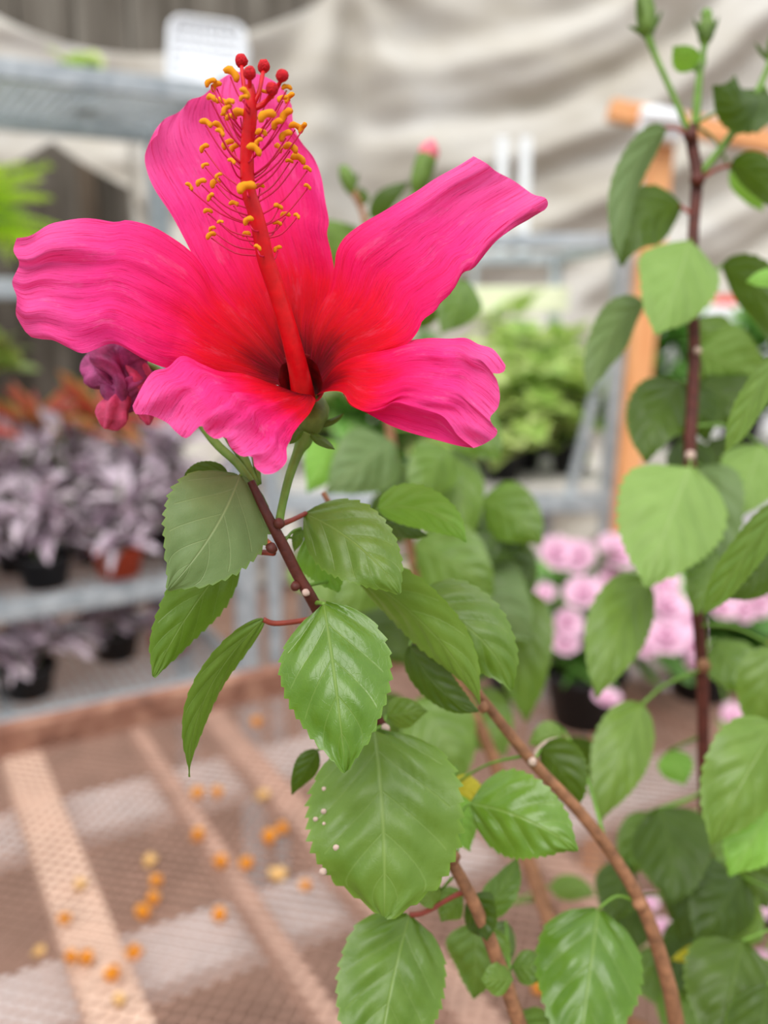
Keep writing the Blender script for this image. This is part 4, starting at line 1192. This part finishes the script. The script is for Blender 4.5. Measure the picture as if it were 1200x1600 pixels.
for (zx, zy, sz) in AN:
    ax_, ay_ = 280 + zx * .2, 60 + zy * .2
    cx = colpt(ay_)[0]; off = ax_ - cx
    k = .25 + .95 * max(0, min(1, (370 - ay_) / 250))
    oy = min(ay_ + 10 + abs(off) * k, 405)
    c = colpt(oy)
    side = 1 if off > 0 else -1
    front = abs(off) < 14
    dz = -.0045 if front else rd.uniform(-.006, .007)
    ad = c[2] + dz
    st = (c[0] + side * c[3] * (.2 if front else .75), oy, c[2] - (c[3] / FPX * c[2] * .9 if front else 0))
    mx, my = (st[0] + ax_) / 2, (st[1] + ay_) / 2 + 5 + abs(off) * .07
    ptube('filament', [st + (1.5,), (mx, my, (st[2] + ad) / 2 - (.002 if front else 0), 1.35), (ax_, ay_ + 2, ad, 1.2)], M['filament'], blossom, 9, 5)
    o = bpy.data.objects.new('anther', AM); COL.objects.link(o); o.parent = blossom
    o.location = P(ax_, ay_, ad - .0005) - origin_of(blossom)
    s = sz / FPX * ad * 1.32; o.scale = (s, s, s)
    o.rotation_euler = Euler((R(77 + rd.uniform(-30, 30)), rd.uniform(-.8, .8), rd.uniform(-.7, .7)), 'XYZ')

# calyx and bracts under the bloom
def calyx():
    V, F = [], []
    prof = [(480, 684, .2325, 8), (484, 668, .2335, 19), (488, 650, .2345, 25), (490, 638, .236, 25), (490, 628, .237, 20)]
    Vv, Ff = tube_geo([P(a, b, c) for a, b, c, r in prof], [r / FPX * c for a, b, c, r in prof], 14)
    return pyobj('calyx', Vv, Ff, M['sepal'], blossom)
calyx()
def bract(a, b, wpx, mat='sepal_dark', bend=(0, 0), parent=None, roll=20):
    return hleaf(parent or blossom, a, b, wpx, 'leaf_dark', roll=roll, fold=.4, bow=.03, bend=bend, teeth=0, quilt=0, name='bract', prof=.75)
bract((484, 676, .231), (523, 702, .224), 17)
bract((498, 662, .2345), (538, 645, .2355), 13, bend=(0, 4), roll=30)
bract((474, 672, .230), (452, 694, .226), 15)
bract((488, 672, .238), (506, 640, .243), 12)

# wilted bloom hanging at the left
def crumple(name, pp, mat, parent, seed, seg=40, amp=.3, n=30):
    q = cr([tuple(P(a, b, c)) + (r / FPX * c,) for a, b, c, r in pp], n)
    V, F = tube_geo([Vector(x[:3]) for x in q], [max(x[3], 1e-5) for x in q], seg)
    out = []
    for i in range(n):
        c = Vector(q[i][:3])
        for k in range(seg):
            v = V[i * seg + k]; d = v - c
            tw = math.sin(k / seg * 2 * math.pi * 5 + i * .25 + seed) * amp * 1.35
            out.append(c + d * (1 + tw + .38 * noise.noise(v * 300 + Vector((seed * 3.1, 0, 0)))))
    return pyobj(name, out, F, mat, parent)
wl = crumple('wilted_blossom', [(196, 530, .242, 16), (188, 552, .2415, 40), (188, 580, .241, 42), (194, 604, .240, 33), (190, 626, .2395, 24), (186, 642, .239, 12)], M['wilt_purple'], hib, 1)
wl['label'] = 'shrivelled purple and pink spent bloom'
crumple('petal_lobe', [(202, 612, .2385, 6), (186, 630, .238, 18), (176, 646, .2375, 22), (168, 660, .2375, 17), (162, 667, .238, 4)], M['wilt_pink'], wl, 2, amp=.16)
crumple('petal_lobe', [(204, 562, .2400, 8), (218, 585, .240, 22), (222, 606, .240, 20), (224, 632, .240, 14), (230, 652, .2395, 9), (232, 664, .240, 3)], M['wilt_pink'], wl, 3, amp=.22)
crumple('petal_lobe', [(176, 596, .238, 6), (196, 603, .2365, 12), (214, 600, .237, 10), (224, 594, .239, 4)], M['wilt_purple'], wl, 4, amp=.2)
crumple('petal_lobe', [(160, 546, .240, 7), (166, 566, .2385, 20), (172, 590, .238, 16), (180, 608, .238, 5)], M['wilt_purple'], wl, 5, amp=.2)

# ================================================================== TALL BUDDING SHOOT (second plant)
D2 = .40
ptube('stem', [(1083, 195, D2, 7), (1080, 215, D2, 9), (1089, 270, D2, 9), (1088, 300, D2, 9), (1083, 370, D2, 8.5), (1082, 470, D2, 9), (1085, 545, D2, 9), (1081, 640, D2, 9.5), (1078, 720, D2, 10), (1084, 890, D2 + .005, 9),
               (1097, 1050, D2 + .01, 9.5), (1100, 1240, D2 + .015, 9), (1110, 1400, D2 + .02, 9), (1130, 1560, D2 + .03, 10)], M['bark'], sho, 70, 10)
tube('stem', [P(1130, 1560, D2 + .03), Vector((.24, .42, 1.0)), Vector((.29, .44, .93))], [10 / FPX * .43, .0035, .004], M['bark_old'], sho, 10, 10)
ptube('branch', [(1262, 360, .36, 5), (1258, 540, .33, 6), (1262, 760, .32, 7), (1270, 1000, .32, 8), (1276, 1250, .33, 9), (1270, 1560, .36, 11)], M['bark'], sho, 40, 10)
tube('branch', [P(1270, 1560, .36), Vector((.235, .38, 1.02)), Vector((.295, .435, .93))], [11 / FPX * .36, .0035, .004], M['bark_old'], sho, 10, 10)
for px, py, r, m in ((1079, 212, 11, 'bark'), (1090, 280, 12, 'bark'), (1090, 548, 9, 'scar'), (1079, 712, 12, 'scar'), (1099, 1040, 11, 'bark_old')):
    knob(sho, px, py, D2 - .004, r, M[m])
ptube('bud_stalk', [(1076, 205, D2, 5), (1052, 150, D2, 5), (1025, 90, D2, 5), (1012, 55, D2, 7)], M['green_stem'], sho, 14, 8)
ptube('bud_stalk', [(1086, 200, D2, 7), (1090, 150, D2, 6.5), (1094, 110, D2, 5), (1100, 76, D2, 5), (1102, 62, D2, 7)], M['green_stem'], sho, 16, 8)
ptube('bud_stalk', [(1094, 272, D2, 6), (1122, 238, D2, 6), (1150, 200, D2, 6), (1180, 150, D2, 5.5), (1198, 112, D2, 5), (1208, 90, D2, 8)], M['green_stem'], sho, 18, 8)
def bud(plant, pp, mat, tipmat=None, bracts=()):
    b = ptube('bud', pp, M[mat], plant, 20, 12)
    if tipmat:
        a = pp[-2]; z = pp[-1]
        dx, dy = z[0] - a[0], z[1] - a[1]
        ptube('bud_tip', [(a[0] - dx * .3, a[1] - dy * .3, a[2], a[3] * .8), (z[0], z[1], z[2], a[3] * .95), (z[0] + dx * .5, z[1] + dy * .6, z[2], a[3] * .7), (z[0] + dx * .9, z[1] + dy * 1.2, z[2], 1)], M[tipmat], b, 14, 10)
    for B, T, wp in bracts: bract(B, T, wp, parent=b)
    return b
bud(sho, [(1013, 60, D2, 5), (1011, 46, D2, 14), (1009, 20, D2, 15), (1006, -4, D2, 12), (1005, -14, D2, 6)], 'sepal', 'green_stem',
    [((1008, 55, D2 - .006), (980, 40, D2 - .006), 8), ((1016, 52, D2 - .006), (1036, 14, D2 - .006), 8), ((1002, 30, D2 - .006), (996, -8, D2 - .008), 8)])
bud(sho, [(1101, 72, D2, 4), (1102, 60, D2, 11), (1104, 44, D2, 13), (1105, 30, D2, 9), (1104, 22, D2, 4)], 'sepal', 'green_stem',
    [((1099, 62, D2 - .006), (1082, 28, D2 - .006), 9), ((1106, 62, D2 - .006), (1124, 24, D2 - .006), 9)])
bud(sho, [(1206, 98, D2, 5), (1211, 80, D2, 13), (1214, 60, D2, 12), (1216, 40, D2, 5)], 'sepal', None, [((1200, 96, D2 - .005), (1178, 66, D2 - .005), 8)])
D = D2
hl(sho, (1084, 108, D), (1052, 72, D - .01), 42, 'leaf_bright', roll=10, pet=[(1090, 120, D)], prof=.55)
hl(sho, (1086, 112, D), (1102, 82, D), 20, 'leaf', roll=30, pet=[(1090, 122, D)])
hl(sho, (1196, 142, D), (1114, 134, D - .02), 92, 'leaf_dark', roll=-14, bend=(2, 22), pet=[(1188, 140, D)], prof=.6)
hl(sho, (1172, 165, D), (1182, 208, D - .01), 60, 'leaf_dark', roll=10)
hl(sho, (1040, 200, D), (968, 408, D - .02), 64, 'leaf_pale', roll=38, bend=(-22, -14), pet=[(1058, 202, D), (1076, 212, D)], petmat='petiole_red', petr=3)
hl(sho, (1064, 322, D + .01), (972, 416, D), 96, 'leaf_dark', roll=-10, bend=(-20, -22), pet=[(1074, 330, D), (1084, 334, D)], petmat='petiole_red', petr=3, prof=.62)
hl(sho, (1076, 378, D - .004), (1024, 522, D - .035), 134, 'leaf_soft', roll=12, bend=(6, -2), pet=[(1082, 374, D)], prof=.52, quilt=.025)
hl(sho, (1142, 258, D), (1216, 330, D - .02), 62, 'leaf_dark', roll=-24, bend=(10, -12), pet=[(1118, 266, D), (1092, 282, D)], petmat='petiole_red', petr=3)
hl(sho, (1142, 265, D + .04), (1192, 330, D + .04), 40, 'leaf_bright', roll=-24)
hl(sho, (1128, 416, D + .02), (1208, 545, D), 78, 'leaf_dark', roll=-20, bend=(20, -18), pet=[(1110, 428, D + .01), (1084, 450, D)], petr=3)
hl(sho, (1230, 428, D - .04), (1166, 440, D - .05), 34, 'leaf_bright', roll=-20)
hl(sho, (1006, 476, D + .02), (920, 615, D), 76, 'leaf_pale', roll=26, bend=(-10, -16), pet=[(1040, 470, D + .01), (1080, 500, D)], petr=3)
hl(sho, (1066, 596, D + .02), (1010, 722, D), 108, 'leaf_dark', roll=-12, bend=(-14, -6), pet=[(1078, 600, D)], prof=.52)
hl(sho, (1090, 606, D + .02), (1104, 690, D + .02), 66, 'leaf_dark', roll=16, pet=[(1083, 600, D)], prof=.55)
hl(sho, (1092, 545, D + .05), (1200, 600, D + .04), 110, 'leaf_soft', roll=-14, prof=.55, pet=[(1086, 548, D)])
hl(sho, (1090, 500, D + .07), (1150, 560, D + .07), 70, 'leaf', roll=8)
hl(sho, (1078, 730, D - .02), (1010, 918, D - .05), 178, 'leaf_soft', roll=8, bend=(-2, 0), pet=[(1079, 716, D)], prof=.50, quilt=.04)
hl(sho, (1094, 728, D + .01), (1108, 905, D - .01), 110, 'leaf_pale', roll=-18, bend=(10, 0), pet=[(1082, 720, D)], prof=.5)
hl(sho, (1216, 560, D - .08), (1132, 708, D - .09), 60, 'leaf', roll=40, bend=(-6, 6), curl=.2)
hl(sho, (1190, 694, D + .03), (1150, 810, D + .01), 100, 'leaf_soft', roll=4, prof=.52)
hl(sho, (1222, 790, D - .09), (1098, 962, D - .1), 74, 'leaf', roll=42, bend=(-8, 8), curl=.2)
hl(sho, (1216, 866, D - .08), (1140, 936, D - .08), 68, 'leaf_dark', roll=10, bend=(0, 4))
hl(sho, (1010, 905, D), (934, 1090, D - .03), 104, 'leaf', roll=14, bend=(-10, -4), pet=[(1050, 896, D), (1084, 890, D + .003)], petr=3, prof=.58)
hl(sho, (1120, 866, D - .02), (1086, 960, D - .03), 74, 'leaf', roll=20, pet=[(1088, 870, D)], prof=.55)
hl(sho, (1210, 1010, D - .03), (1176, 1150, D - .03), 84, 'leaf', roll=16)
hl(sho, (1004, 1100, D - .02), (938, 1284, D - .04), 96, 'leaf', roll=14, bend=(-4, 0), pet=[(1040, 1070, D), (1096, 1046, D + .01)], petr=3, prof=.6)
hl(sho, (1046, 1172, D + .05), (1070, 1226, D + .04), 56, 'leaf_bright', roll=8, pet=[(1096, 1150, D + .012)])
hl(sho, (1216, 1130, D - .08), (1112, 1320, D - .09), 132, 'leaf', roll=16, bend=(-6, 0), prof=.6)
hl(sho, (1218, 1240, D - .07), (1140, 1370, D - .08), 110, 'leaf_bright', roll=14, prof=.6)
hl(sho, (1030, 1262, D), (1046, 1412, D - .03), 136, 'leaf_dark', roll=-10, bend=(10, 0), pet=[(1064, 1255, D), (1100, 1235, D + .015)], prof=.52)
hl(sho, (1010, 1270, D + .03), (980, 1380, D + .02), 66, 'leaf', roll=24, pet=[(1098, 1240, D + .015)])
hl(sho, (980, 1350, D + .02), (950, 1440, D), 76, 'leaf_dark', roll=12)
hl(sho, (1100, 1330, D + .01), (1060, 1470, D), 120, 'leaf_dark', roll=-14, prof=.55)
hl(sho, (1160, 1370, D - .02), (1090, 1480, D - .03), 110, 'leaf_dark', roll=18, prof=.55)
hl(sho, (1130, 1420, D), (1190, 1470, D - .02), 90, 'leaf', roll=-10)
hl(sho, (1090, 1440, D + .03), (1050, 1540, D + .02), 80, 'leaf_dark', roll=10)
hl(sho, (1160, 1470, D - .06), (1120, 1650, D - .08), 150, 'leaf_dark', roll=12, prof=.55)
hl(sho, (1100, 1484, D - .02), (1050, 1500, D - .03), 24, 'leaf_yellow', roll=20)
hl(sho, (1200, 1540, D - .08), (1180, 1680, D - .1), 120, 'leaf_dark', roll=-10)
hl(sho, (1080, 1540, D + .02), (1060, 1640, D), 90, 'leaf', roll=6)
for bx, by, tx, ty, wp, mt, ro, dd in ((1100, 590, 1180, 660, 100, 'leaf_dark', 12, .05), (1110, 690, 1150, 770, 90, 'leaf_dark', -10, .06), (1060, 690, 1110, 760, 70, 'leaf_dark', 10, .05),
        (1120, 1000, 1180, 1090, 84, 'leaf', 10, .05), (1070, 1290, 1140, 1370, 110, 'leaf', -8, .04), (1000, 1400, 960, 1500, 80, 'leaf_dark', 8, .03), (1150, 1330, 1200, 1420, 100, 'leaf_dark', -12, .03),
        (1050, 1460, 1110, 1560, 110, 'leaf_dark', 8, .03), (1010, 1480, 1050, 1580, 90, 'leaf', 14, .05), (1170, 1500, 1210, 1590, 100, 'leaf_dark', 6, .0)):
    hl(sho, (bx, by, D + dd), (tx, ty, D + dd - .02), wp, mt, roll=ro, prof=.56)
# rear branch with buds, behind the bloom
DR = .50
ptube('branch', [(900, 1560, .44, 12), (868, 1466, .45, 13), (838, 1380, .46, 13), (805, 1290, .465, 12), (765, 1170, .47, 10), (700, 1030, .48, 9), (655, 920, .49, 8), (632, 800, DR, 8), (612, 690, DR, 8), (600, 560, DR, 7),
                 (590, 450, DR, 6), (576, 370, DR, 6), (566, 330, DR, 5), (552, 300, DR, 6)], M['bark_old'], sho, 60, 10)
tube('branch', [P(900, 1560, .44), Vector((.19, .40, 1.0)), Vector((.285, .44, .93))], [12 / FPX * .44, .004, .0045], M['bark_old'], sho, 10, 10)
ptube('branch', [(700, 1030, .48, 8), (720, 930, .49, 7), (700, 830, DR, 7), (705, 760, DR, 6)], M['bark_old'], sho, 16, 8)
bud(sho, [(552, 304, DR, 5), (547, 290, DR, 11), (541, 274, DR, 12), (535, 260, DR, 6)], 'sepal', None, [((546, 296, DR), (528, 258, DR), 8), ((550, 296, DR), (560, 268, DR), 8)])
ptube('bud_stalk', [(576, 370, DR, 5), (596, 345, DR, 6), (640, 318, DR, 6), (650, 300, DR, 6)], M['green_stem'], sho, 14, 8)
bud(sho, [(650, 304, DR, 6), (655, 286, DR, 15), (664, 256, DR, 17), (670, 238, DR, 14)], 'sepal', 'bud_pink')
hl(sho, (578, 340, DR), (640, 284, DR - .01), 36, 'leaf_dark', roll=20, bend=(-4, -4))
hl(sho, (570, 320, DR), (560, 292, DR), 22, 'leaf_dark', roll=20)
hl(sho, (560, 360, DR + .02), (490, 400, DR), 100, 'leaf', roll=10, bend=(0, 10), pet=[(576, 366, DR)])
rear = [(612, 690, 510, 770, 112, 'leaf_pale', 0), (690, 700, 735, 850, 96, 'leaf', 14), (620, 610, 700, 560, 90, 'leaf_dark', 20), (755, 780, 846, 850, 96, 'leaf', -8), (770, 850, 826, 940, 90, 'leaf_dark', 10),
        (650, 850, 770, 930, 124, 'leaf', -6), (700, 880, 830, 1000, 140, 'leaf_pale', 6), (790, 920, 822, 1128, 116, 'leaf', -14), (600, 880, 520, 960, 100, 'leaf', 8), (640, 790, 560, 850, 90, 'leaf_dark', 12),
        (650, 1095, 724, 1222, 130, 'leaf', 4), (640, 1100, 570, 1170, 90, 'leaf_dark', 8), (720, 1090, 790, 1180, 110, 'leaf', 12), (470, 860, 520, 950, 90, 'leaf', 10), (740, 1000, 690, 1090, 90, 'leaf_dark', 4),
        (520, 690, 480, 770, 70, 'leaf_bright', 10), (700, 640, 780, 720, 90, 'leaf', 10), (860, 1385, 930, 1400, 40, 'leaf', 10), (940, 1230, 890, 1150, 60, 'leaf_dark', 5), (600, 740, 660, 800, 70, 'leaf_dark', 10),
        (700, 700, 640, 780, 90, 'leaf', 12), (800, 800, 740, 880, 100, 'leaf_dark', -8), (560, 960, 640, 1040, 90, 'leaf_dark', 6), (760, 940, 700, 1010, 90, 'leaf', 10), (630, 500, 700, 440, 70, 'leaf_dark', 15), (650, 590, 610, 540, 70, 'leaf', 10), (730, 440, 690, 520, 80, 'leaf', 10)]
for i, (bx, by, tx, ty, wp, mt, ro) in enumerate(rear):
    dd = .46 + .05 * ((i * 7) % 5) / 4
    hl(sho, (bx, by, dd), (tx, ty, dd - .02), wp, mt, roll=ro, prof=.56, pet=[(bx + (655 - bx) * .3, by + 26, dd + .005)], bend=(5, -5))
